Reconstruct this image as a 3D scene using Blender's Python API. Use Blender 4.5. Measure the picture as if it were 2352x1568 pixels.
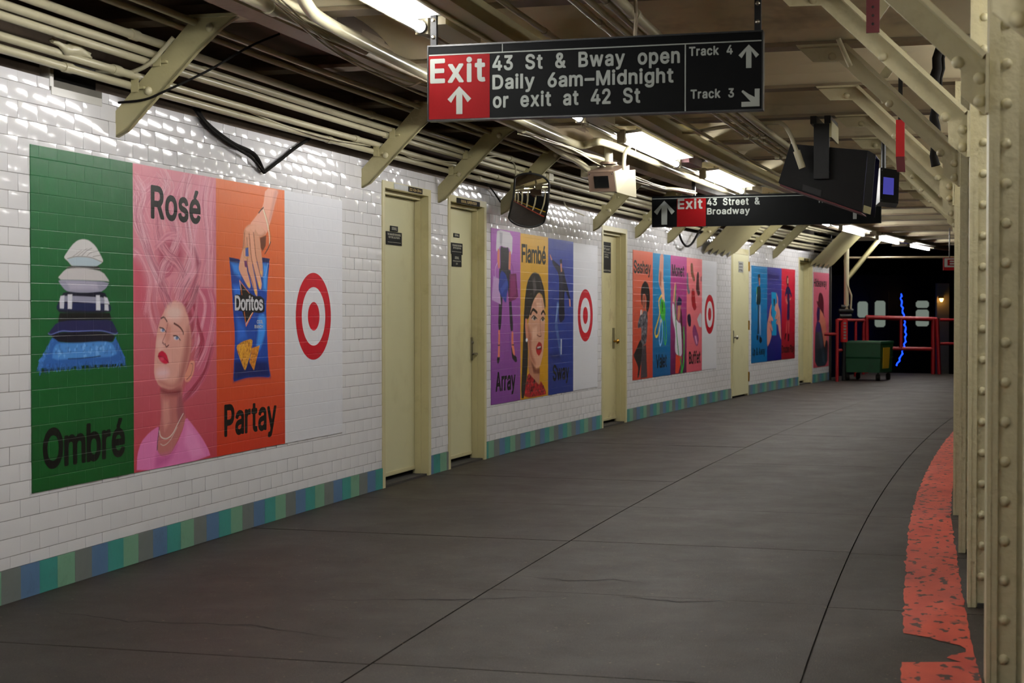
import bpy, bmesh, math, random
import numpy as np
from mathutils import Vector, Matrix, geometry

for o in list(bpy.data.objects):
    bpy.data.objects.remove(o, do_unlink=True)
sc = bpy.context.scene
COL = sc.collection
random.seed(7)
rng = np.random.default_rng(11)

# ---------------------------------------------------------------- camera, world, exposure
cam = bpy.data.cameras.new('camera')
cam.sensor_width = 36.0
cam.lens = 3600.0 / 2352.0 * 36.0
cam.clip_start, cam.clip_end = 0.05, 200
cam.dof.use_dof = True
cam.dof.focus_distance = 10.0
cam.dof.aperture_fstop = 5.6
camo = bpy.data.objects.new('camera', cam)
camo.location = (0, 0, 1.25)
camo.rotation_euler = (math.radians(90) - math.atan(68 / 3600.0), 0, 0)
COL.objects.link(camo)
sc.camera = camo
world = bpy.data.worlds.new('world')
sc.world = world
world.use_nodes = True
world.node_tree.nodes['Background'].inputs[0].default_value = (0.55, 0.6, 0.75, 1)
world.node_tree.nodes['Background'].inputs[1].default_value = 0.002
sc.view_settings.view_transform = 'Standard'
sc.view_settings.look = 'None'
sc.view_settings.exposure = 0.74
sc.view_settings.gamma = 1.0
sc.view_settings.use_curve_mapping = False
sc.cycles.use_denoising = True
sc.cycles.sample_clamp_indirect = 4.0
sc.cycles.use_adaptive_sampling = True
sc.cycles.adaptive_threshold = .12
sc.cycles.adaptive_min_samples = 16
sc.cycles.max_bounces = 4
sc.cycles.diffuse_bounces = 3
sc.cycles.glossy_bounces = 2
sc.cycles.caustics_reflective = False
sc.cycles.caustics_refractive = False
TUBE_POWER = 46.0

# ---------------------------------------------------------------- the platform's own coordinates
# s runs along the curved tiled wall, u is the distance out from it, z is up
RAD, TH0 = 134.66, math.radians(14.925)
CEN = (-2.1686 + RAD * math.cos(TH0), 6.68 - RAD * math.sin(TH0))


def W(s, u, z=0.0):
    th = TH0 + s / RAD
    r = RAD - u
    return Vector((CEN[0] - r * math.cos(th), CEN[1] + r * math.sin(th), z))


def frame(s, u=0.0, z=0.0):
    """local x = along the wall, local y = into the wall, local z = up"""
    th = TH0 + s / RAD
    t = Vector((math.sin(th), math.cos(th), 0))
    n = Vector((-math.cos(th), math.sin(th), 0))
    p = W(s, u, z)
    return Matrix(((t.x, n.x, 0, p.x), (t.y, n.y, 0, p.y), (0, 0, 1, p.z), (0, 0, 0, 1)))


BEAMS = [-6.7, -5.15, -3.6, -2.05, -.52, 1.02, 2.62, 4.22, 5.76, 7.33, 8.82, 10.32, 11.95, 13.45, 14.92,
         16.45, 17.95, 19.45, 20.95, 22.95, 24.5, 26.0, 27.5, 29.0]
ZB = 2.66          # underside of the ceiling beams


def ucol(s):
    return float(np.interp(s, [-7, -2.05, -.52, 1.02, 2.62, 4.22, 7.3, 12, 23, 30],
                           [4.1, 4.03, 4.0, 3.972, 3.94, 3.895, 3.84, 3.76, 3.6, 3.5]))


def ulight(s):
    return float(np.interp(s, [-10, 1, 5, 11, 19, 25, 30], [1.55, 1.55, 1.44, 1.38, 1.08, .9, .78]))


# ---------------------------------------------------------------- materials
def lin(h):
    if isinstance(h, str):
        c = [int(h[i:i + 2], 16) / 255 for i in (0, 2, 4)]
    else:
        c = [v / 255 for v in h]
    return tuple(v / 12.92 if v <= .04045 else ((v + .055) / 1.055) ** 2.4 for v in c)


def mat(name, col, rough=.5, metal=0.0, var=0.0, vscale=6.0, bump=0.0, bscale=60.0, dirt=None, dscale=3.0,
        damt=.5, spec=.5, coat=0.0, emit=None, estr=0.0, stretch=None):
    m = bpy.data.materials.new(name)
    m.use_nodes = True
    nt = m.node_tree
    b = nt.nodes['Principled BSDF']
    c = lin(col) if isinstance(col, str) else col
    b.inputs['Base Color'].default_value = (*c, 1)
    b.inputs['Roughness'].default_value = rough
    b.inputs['Metallic'].default_value = metal
    b.inputs['Specular IOR Level'].default_value = spec
    if coat:
        b.inputs['Coat Weight'].default_value = coat
        b.inputs['Coat Roughness'].default_value = .1
    if emit is not None:
        e = lin(emit) if isinstance(emit, str) else emit
        b.inputs['Emission Color'].default_value = (*e, 1)
        b.inputs['Emission Strength'].default_value = estr
    if var or bump or dirt:
        tc = nt.nodes.new('ShaderNodeNewGeometry')
        vec = tc.outputs['Position']
        if stretch:
            mp = nt.nodes.new('ShaderNodeMapping')
            mp.inputs['Scale'].default_value = stretch
            nt.links.new(vec, mp.inputs['Vector'])
            vec = mp.outputs['Vector']
    last = None
    if var or dirt:
        n1 = nt.nodes.new('ShaderNodeTexNoise')
        n1.inputs['Scale'].default_value = vscale
        n1.inputs['Detail'].default_value = 2
        n1.inputs['Roughness'].default_value = .6
        nt.links.new(vec, n1.inputs['Vector'])
        mx = nt.nodes.new('ShaderNodeMix')
        mx.data_type = 'RGBA'
        nt.links.new(n1.outputs['Fac'], mx.inputs['Factor'])
        mx.inputs['A'].default_value = (*[v * (1 - var) for v in c], 1)
        mx.inputs['B'].default_value = (*[min(1, v * (1 + var)) for v in c], 1)
        last = mx.outputs['Result']
        if dirt:
            n2 = nt.nodes.new('ShaderNodeTexNoise')
            n2.inputs['Scale'].default_value = dscale
            n2.inputs['Detail'].default_value = 4
            n2.inputs['Roughness'].default_value = .7
            nt.links.new(vec, n2.inputs['Vector'])
            rp = nt.nodes.new('ShaderNodeMapRange')
            rp.inputs['From Min'].default_value = .55
            rp.inputs['From Max'].default_value = .75
            rp.inputs['To Max'].default_value = damt
            nt.links.new(n2.outputs['Fac'], rp.inputs['Value'])
            m2 = nt.nodes.new('ShaderNodeMix')
            m2.data_type = 'RGBA'
            nt.links.new(rp.outputs['Result'], m2.inputs['Factor'])
            nt.links.new(last, m2.inputs['A'])
            m2.inputs['B'].default_value = (*lin(dirt), 1)
            last = m2.outputs['Result']
        nt.links.new(last, b.inputs['Base Color'])
    if bump:
        n3 = nt.nodes.new('ShaderNodeTexNoise')
        n3.inputs['Scale'].default_value = bscale
        n3.inputs['Detail'].default_value = 2
        nt.links.new(vec, n3.inputs['Vector'])
        bp = nt.nodes.new('ShaderNodeBump')
        bp.inputs['Strength'].default_value = bump
        bp.inputs['Distance'].default_value = .004
        nt.links.new(n3.outputs['Fac'], bp.inputs['Height'])
        nt.links.new(bp.outputs['Normal'], b.inputs['Normal'])
    return m


M = {}
M['tile'] = mat('glazed_tile', 'e6e4e6', .10, var=.04, vscale=3, bump=.07, bscale=16, spec=.6)
M['grout'] = mat('grout', '6a665e', .9, var=.3)
M['cream'] = mat('cream_enamel', 'b2aa80', .38, var=.07, vscale=4, bump=.25, bscale=70, dirt='8c7f5a', damt=.4)
M['creamcol'] = mat('thick_cream_paint', 'c8c09c', .40, var=.08, vscale=9, bump=.85, bscale=38, dirt='8a7c58', dscale=5, damt=.35)
M['door'] = mat('door_enamel', 'd6d1a8', .35, var=.05, vscale=2, bump=.08, bscale=30, dirt='a99b6a', dscale=1.5, damt=.35)
M['doorfr'] = mat('door_frame_enamel', 'cdc498', .4, var=.05, vscale=5, bump=.12, bscale=40, dirt='9a8b5c', damt=.4)
M['doorstain'] = mat('stained_door_enamel', 'd2c898', .4, var=.1, vscale=2, bump=.1, dirt='8a6a3a', dscale=2.6, damt=.75)
M['pipe'] = mat('painted_conduit', 'b7b092', .28, var=.08, vscale=5, bump=.12, bscale=45, dirt='7d725a', dscale=4, damt=.5)
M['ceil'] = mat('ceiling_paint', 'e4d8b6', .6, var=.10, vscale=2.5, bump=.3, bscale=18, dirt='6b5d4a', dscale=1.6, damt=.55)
M['soffit'] = mat('brown_soffit', '6b5b4c', .8, var=.25, vscale=3, bump=.4, bscale=20, dirt='2c251e', dscale=2, damt=.7)  # dark brown with darker blotches at random
M['beam'] = mat('beam_paint', '8f8068', .5, var=.10, vscale=4, bump=.3, bscale=40, dirt='5f5340', damt=.6)
M['black'] = mat('black_enamel', '101112', .35, var=.1, bump=.05)
M['blackmat'] = mat('black_matt', '131314', .55, var=.2, spec=.25)
M['rubber'] = mat('black_cable', '141210', .8, spec=.15)
M['signblk'] = mat('sign_face_black', '060708', .6, var=.05, spec=.08)
M['signred'] = mat('sign_face_red', '68060a', .6, var=.04, spec=.08)
M['signwht'] = mat('sign_letter_white', '868a85', .5, spec=.2)
M['steel'] = mat('bare_steel', '9a958a', .3, metal=1.0)
M['brass'] = mat('brass', 'b88a3a', .3, metal=1.0)
M['galv'] = mat('galvanised_wire', 'a8a296', .4, metal=.4)
M['red'] = mat('red_paint', 'b41a20', .4, var=.1)
M['darkred'] = mat('dark_red_paint', '5c2026', .5, var=.1)
M['yellow'] = mat('yellow_strip', 'c9a020', .6, var=.1)
M['ink'] = mat('printed_black', '17181a', .33, var=.05)
M['plate'] = mat('black_sign_plate', '0c0c0d', .6, spec=.12)
M['plateink'] = mat('plate_lettering', 'b9b5a4', .5)
M['gold'] = mat('gold_lettering', 'b79a52', .45)
M['silver'] = mat('worn_aluminium_plate', 'b6b7b6', .35, metal=.5, var=.15, vscale=30)
M['bull'] = mat('bullseye_red', 'c00c22', .33)
M['tube'] = mat('fluorescent_tube', 'ffffff', .5, emit=(1.0, .99, .97), estr=TUBE_POWER)
M['added_tube'] = mat('added_fill_tube', 'ffffff', .5, emit=(1.0, .98, .94), estr=TUBE_POWER * .7)
M['refl'] = mat('white_reflector', 'e8e6df', .3)
M['housing'] = mat('fixture_housing', 'a59c84', .4, var=.08)
M['mirror'] = mat('mirror_glass', (.82, .83, .82), .03, metal=1.0)
M['darkglass'] = mat('dark_glass', '0b0c0d', .08, spec=.6)
M['camera'] = mat('camera_housing_bronze', '6a574a', .35, metal=.3, var=.05)
M['cameraside'] = mat('cream_and_lit_side', 'a19b86', .4)
M['screen'] = mat('monitor_screen', '10102a', .2, emit='5a58c8', estr=.32)
M['gate'] = mat('gate_red', '9c121c', .45, var=.1)
M['dumpster'] = mat('green_bin', '0c4428', .45, var=.15, dirt='10201a', damt=.6)
M['train'] = mat('train_body', '0c0c14', .4, metal=.3, var=.1)
M['window'] = mat('lit_window', '202020', .3, emit='c8d8c8', estr=.16)
M['blue'] = mat('blue_rope_light', '0a10ff', .4, emit=(.004, .03, 1.0), estr=4.0)
M['amber'] = mat('amber_bulb', 'ffb050', .4, emit=(1.0, .5, .14), estr=7.0)
M['concrete'] = mat('dark_concrete', '2b2723', .85, var=.3, bump=.3)
M['dark'] = mat('tunnel_dark', '0c0b0b', .9)
M['plasterwhite'] = mat('plain_wall', 'd0cdc6', .3, var=.05)
for nm, c in (('blue', '56769c'), ('teal', '3c9088'), ('green', '74a286'), ('gray', '6e7472')):
    M['base_' + nm] = mat('base_tile_' + nm, c, .4, var=.10, vscale=12, bump=.1, bscale=40, dirt='3a3a34', dscale=6, damt=.35)


def floor_material():
    m = bpy.data.materials.new('worn_asphalt_slab')
    m.use_nodes = True
    nt = m.node_tree
    b = nt.nodes['Principled BSDF']
    g = nt.nodes.new('ShaderNodeNewGeometry')

    def noise(scale, det, rough=.6):
        n = nt.nodes.new('ShaderNodeTexNoise')
        n.inputs['Scale'].default_value = scale
        n.inputs['Detail'].default_value = det
        n.inputs['Roughness'].default_value = rough
        nt.links.new(g.outputs['Position'], n.inputs['Vector'])
        return n.outputs['Fac']

    def ramp(v, a, bb, lo=0.0, hi=1.0):
        r = nt.nodes.new('ShaderNodeMapRange')
        r.inputs['From Min'].default_value = a
        r.inputs['From Max'].default_value = bb
        r.inputs['To Min'].default_value = lo
        r.inputs['To Max'].default_value = hi
        nt.links.new(v, r.inputs['Value'])
        return r.outputs['Result']

    def mix(f, a, bb):
        x = nt.nodes.new('ShaderNodeMix')
        x.data_type = 'RGBA'
        nt.links.new(f, x.inputs['Factor'])
        for k, v in (('A', a), ('B', bb)):
            if isinstance(v, tuple):
                x.inputs[k].default_value = (*v, 1)
            else:
                nt.links.new(v, x.inputs[k])
        return x.outputs['Result']
    big = ramp(noise(.9, 3), .35, .7)
    c = mix(big, lin('1f1711'), lin('251c15'))
    c = mix(ramp(noise(5, 5, .7), .45, .8), c, lin('140e0a'))
    c = mix(ramp(noise(190, 1), .56, .70, 0, .85), c, lin('52443a'))
    c = mix(ramp(noise(38, 2), .68, .73, 0, .8), c, lin('766452'))
    nt.links.new(c, b.inputs['Base Color'])
    nt.links.new(ramp(noise(2.2, 3, .7), .3, .75, .50, .62), b.inputs['Roughness'])
    b.inputs['Specular IOR Level'].default_value = .35
    bp = nt.nodes.new('ShaderNodeBump')
    bp.inputs['Strength'].default_value = .6
    bp.inputs['Distance'].default_value = .004
    nt.links.new(noise(150, 3, .7), bp.inputs['Height'])
    nt.links.new(bp.outputs['Normal'], b.inputs['Normal'])
    return m


def stripe_material():
    m = bpy.data.materials.new('worn_red_floor_paint')
    m.use_nodes = True
    nt = m.node_tree
    b = nt.nodes['Principled BSDF']
    g = nt.nodes.new('ShaderNodeUVMap')
    g.uv_map = 'wall'

    def noise(sx, sy, det):
        mp = nt.nodes.new('ShaderNodeMapping')
        mp.inputs['Scale'].default_value = (sx, sy, 1)
        nt.links.new(g.outputs[0], mp.inputs['Vector'])
        n = nt.nodes.new('ShaderNodeTexNoise')
        n.inputs['Scale'].default_value = 1
        n.inputs['Detail'].default_value = det
        nt.links.new(mp.outputs[0], n.inputs['Vector'])
        return n.outputs['Fac']

    def ramp(v, a, bb, hi=1.0):
        r = nt.nodes.new('ShaderNodeMapRange')
        r.inputs['From Min'].default_value = a
        r.inputs['From Max'].default_value = bb
        r.inputs['To Max'].default_value = hi
        nt.links.new(v, r.inputs['Value'])
        return r.outputs['Result']

    def mix(f, a, bb):
        x = nt.nodes.new('ShaderNodeMix')
        x.data_type = 'RGBA'
        nt.links.new(f, x.inputs['Factor'])
        for k, v in (('A', a), ('B', bb)):
            if isinstance(v, tuple):
                x.inputs[k].default_value = (*v, 1)
            else:
                nt.links.new(v, x.inputs[k])
        return x.outputs['Result']
    c = mix(ramp(noise(3, 6, 5), .3, .7), lin('ac3626'), lin('cc5036'))
    c = mix(ramp(noise(13, 20, 2), .585, .62, .95), c, lin('2c201c'))
    c = mix(ramp(noise(5, 9, 6), .62, .72, .8), c, lin('4a332c'))
    nt.links.new(c, b.inputs['Base Color'])
    b.inputs['Roughness'].default_value = .55
    return m


M['floor'] = floor_material()
M['stripe'] = stripe_material()


def vinyl(name, attr=True, color='ffffff', rough=.3, spec=.32):
    """adhesive print stuck over the tiles: picture from the mesh colours, tile joints telegraphing through as relief"""
    m = bpy.data.materials.new(name)
    m.use_nodes = True
    nt = m.node_tree
    b = nt.nodes['Principled BSDF']
    b.inputs['Roughness'].default_value = rough
    b.inputs['Specular IOR Level'].default_value = spec
    if attr:
        a = nt.nodes.new('ShaderNodeAttribute')
        a.attribute_name = 'print'
        nt.links.new(a.outputs['Color'], b.inputs['Base Color'])
    else:
        b.inputs['Base Color'].default_value = (*lin(color), 1)
    uv = nt.nodes.new('ShaderNodeUVMap')
    uv.uv_map = 'wall'
    mp = nt.nodes.new('ShaderNodeMapping')
    mp.inputs['Location'].default_value = (-.044, -.1979, 0)
    nt.links.new(uv.outputs[0], mp.inputs['Vector'])
    br = nt.nodes.new('ShaderNodeTexBrick')
    br.offset = .5
    br.inputs['Scale'].default_value = 1
    br.inputs['Brick Width'].default_value = .1545
    br.inputs['Row Height'].default_value = .0787
    br.inputs['Mortar Size'].default_value = .0028
    br.inputs['Mortar Smooth'].default_value = 1.0
    br.inputs['Color1'].default_value = (1, 1, 1, 1)
    br.inputs['Color2'].default_value = (.86, .86, .86, 1)
    br.inputs['Mortar'].default_value = (.35, .35, .35, 1)
    nt.links.new(mp.outputs[0], br.inputs['Vector'])
    n = nt.nodes.new('ShaderNodeTexNoise')
    n.inputs['Scale'].default_value = 9
    n.inputs['Detail'].default_value = 3
    nt.links.new(uv.outputs[0], n.inputs['Vector'])
    add = nt.nodes.new('ShaderNodeMath')
    add.operation = 'ADD'
    nt.links.new(br.outputs['Color'], add.inputs[0])
    nt.links.new(n.outputs['Fac'], add.inputs[1])
    bp = nt.nodes.new('ShaderNodeBump')
    bp.inputs['Strength'].default_value = .5
    bp.inputs['Distance'].default_value = .003
    nt.links.new(add.outputs[0], bp.inputs['Height'])
    nt.links.new(bp.outputs['Normal'], b.inputs['Normal'])
    return m


M['print'] = vinyl('printed_vinyl')
M['white_vinyl'] = vinyl('white_vinyl', False, 'e2e2e8')
M['ink'] = vinyl('vinyl_ink_black', False, '100f0e', .35, .25)
M['bull'] = vinyl('vinyl_ink_red', False, 'c4102a', .3)
M['white_ink'] = vinyl('vinyl_ink_white', False, 'd8d6dc', .35)


# ---------------------------------------------------------------- mesh building
class MB:
    def __init__(self):
        self.v, self.f, self.sm = [], [], []

    def add(self, vs, fs, smooth=False):
        b = len(self.v)
        self.v += [tuple(p) for p in vs]
        self.f += [tuple(i + b for i in q) for q in fs]
        self.sm += [smooth] * len(fs)
        return self

    def sweep(self, poly, s0, s1, n=None):
        """a (u, z) outline carried along the platform from s0 to s1"""
        if n is None:
            n = max(1, int(abs(s1 - s0) / .7))
        k = len(poly)
        vs = [W(s0 + (s1 - s0) * i / n, u, z) for i in range(n + 1) for u, z in poly]
        fs = [tuple(reversed(range(k))), tuple(range(n * k, n * k + k))]
        for i in range(n):
            for j in range(k):
                a, b2 = i * k + j, i * k + (j + 1) % k
                fs.append((a, b2, b2 + k, a + k))
        return self.add(vs, fs)

    def box(self, s0, s1, u0, u1, z0, z1, n=None):
        return self.sweep([(u0, z0), (u1, z0), (u1, z1), (u0, z1)], s0, s1, n)

    def plate(self, poly, u0, u1):
        """an (s, z) outline with thickness u0..u1"""
        k = len(poly)
        vs = [W(s, u0, z) for s, z in poly] + [W(s, u1, z) for s, z in poly]
        fs = [tuple(range(k)), tuple(range(2 * k - 1, k - 1, -1))]
        fs += [(j, (j + 1) % k, k + (j + 1) % k, k + j) for j in range(k)]
        return self.add(vs, fs)

    def hull8(self, p):
        return self.add(p, [(3, 2, 1, 0), (4, 5, 6, 7), (0, 1, 5, 4), (1, 2, 6, 5), (2, 3, 7, 6), (3, 0, 4, 7)])

    def cube(self, c, x, y, z, m=None):
        """axis box of half sizes x, y, z about c, optionally in a 3x3/4x4 frame m"""
        p = []
        for dz in (-z, z):
            for dx, dy in ((-x, -y), (x, -y), (x, y), (-x, y)):
                q = Vector((c[0] + dx, c[1] + dy, c[2] + dz))
                p.append(m @ q if m else q)
        return self.hull8(p)

    def tube(self, pts, r, seg=10, cap=True):
        pts = [Vector(p) for p in pts]
        rs = r if isinstance(r, (list, tuple)) else [r] * len(pts)
        vs, fs = [], []
        up = None
        for i, p in enumerate(pts):
            d = (pts[min(i + 1, len(pts) - 1)] - pts[max(i - 1, 0)])
            d = d.normalized() if d.length > 1e-9 else Vector((0, 0, 1))
            if up is None:
                up = Vector((0, 0, 1)) if abs(d.z) < .9 else Vector((1, 0, 0))
            a = d.cross(up).normalized()
            up = a.cross(d).normalized()
            for k in range(seg):
                t = 2 * math.pi * k / seg
                vs.append(p + (a * math.cos(t) + up * math.sin(t)) * rs[i])
        for i in range(len(pts) - 1):
            for k in range(seg):
                q, q2 = i * seg + k, i * seg + (k + 1) % seg
                fs.append((q, q2, q2 + seg, q + seg))
        self.add(vs, fs, True)
        if cap:
            b = len(vs)
            self.add(vs[:seg] + vs[-seg:], [tuple(reversed(range(seg))), tuple(range(seg, 2 * seg))])
        return self

    def dome(self, c, axis, r, h, seg=10, rings=3):
        c, ax = Vector(c), Vector(axis).normalized()
        a = ax.cross(Vector((0, 0, 1)) if abs(ax.z) < .9 else Vector((1, 0, 0))).normalized()
        b = ax.cross(a)
        vs, fs = [], []
        for i in range(rings):
            t = math.pi / 2 * i / rings
            for k in range(seg):
                q = 2 * math.pi * k / seg
                vs.append(c + (a * math.cos(q) + b * math.sin(q)) * r * math.cos(t) + ax * h * math.sin(t))
        vs.append(c + ax * h)
        for i in range(rings - 1):
            for k in range(seg):
                q, q2 = i * seg + k, i * seg + (k + 1) % seg
                fs.append((q, q2, q2 + seg, q + seg))
        for k in range(seg):
            fs.append(((rings - 1) * seg + k, (rings - 1) * seg + (k + 1) % seg, rings * seg))
        return self.add(vs, fs, True)

    def mesh(self, name, m, recalc=True):
        me = bpy.data.meshes.new(name)
        me.from_pydata([tuple(p) for p in self.v], [], self.f)
        me.polygons.foreach_set('use_smooth', self.sm)
        me.materials.append(m)
        if recalc:
            bm = bmesh.new()
            bm.from_mesh(me)
            bmesh.ops.recalc_face_normals(bm, faces=bm.faces)
            bm.to_mesh(me)
            bm.free()
        me.update()
        return me

    def build(self, name, m, parent=None, **k):
        return put(name, self.mesh(name, M[m] if isinstance(m, str) else m, k.pop('recalc', True)), parent, **k)


PLOC = {}


def tag(o, label=None, cat=None, group=None, kind=None):
    for key, v in (('label', label), ('category', cat), ('group', group), ('kind', kind)):
        if v:
            o[key] = v
    return o


def put(name, me, parent=None, label=None, cat=None, group=None, kind=None, matrix=None):
    o = bpy.data.objects.new(name, me)
    COL.objects.link(o)
    if parent is not None:
        o.parent = parent
        if parent.name in PLOC:
            o.matrix_parent_inverse = Matrix.Translation(-PLOC[parent.name])
    if matrix is not None:
        o.matrix_local = matrix if parent is None else matrix
        if parent is not None and parent.name in PLOC:
            o.matrix_parent_inverse = Matrix.Translation(-PLOC[parent.name])
            o.matrix_basis = matrix
    return tag(o, label, cat, group, kind)


def thing(name, label=None, cat=None, loc=(0, 0, 0), group=None, kind=None):
    o = bpy.data.objects.new(name, None)
    o.empty_display_size = .1
    COL.objects.link(o)
    o.location = Vector(loc)
    PLOC[o.name] = Vector(loc)
    return tag(o, label, cat, group, kind)


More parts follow.
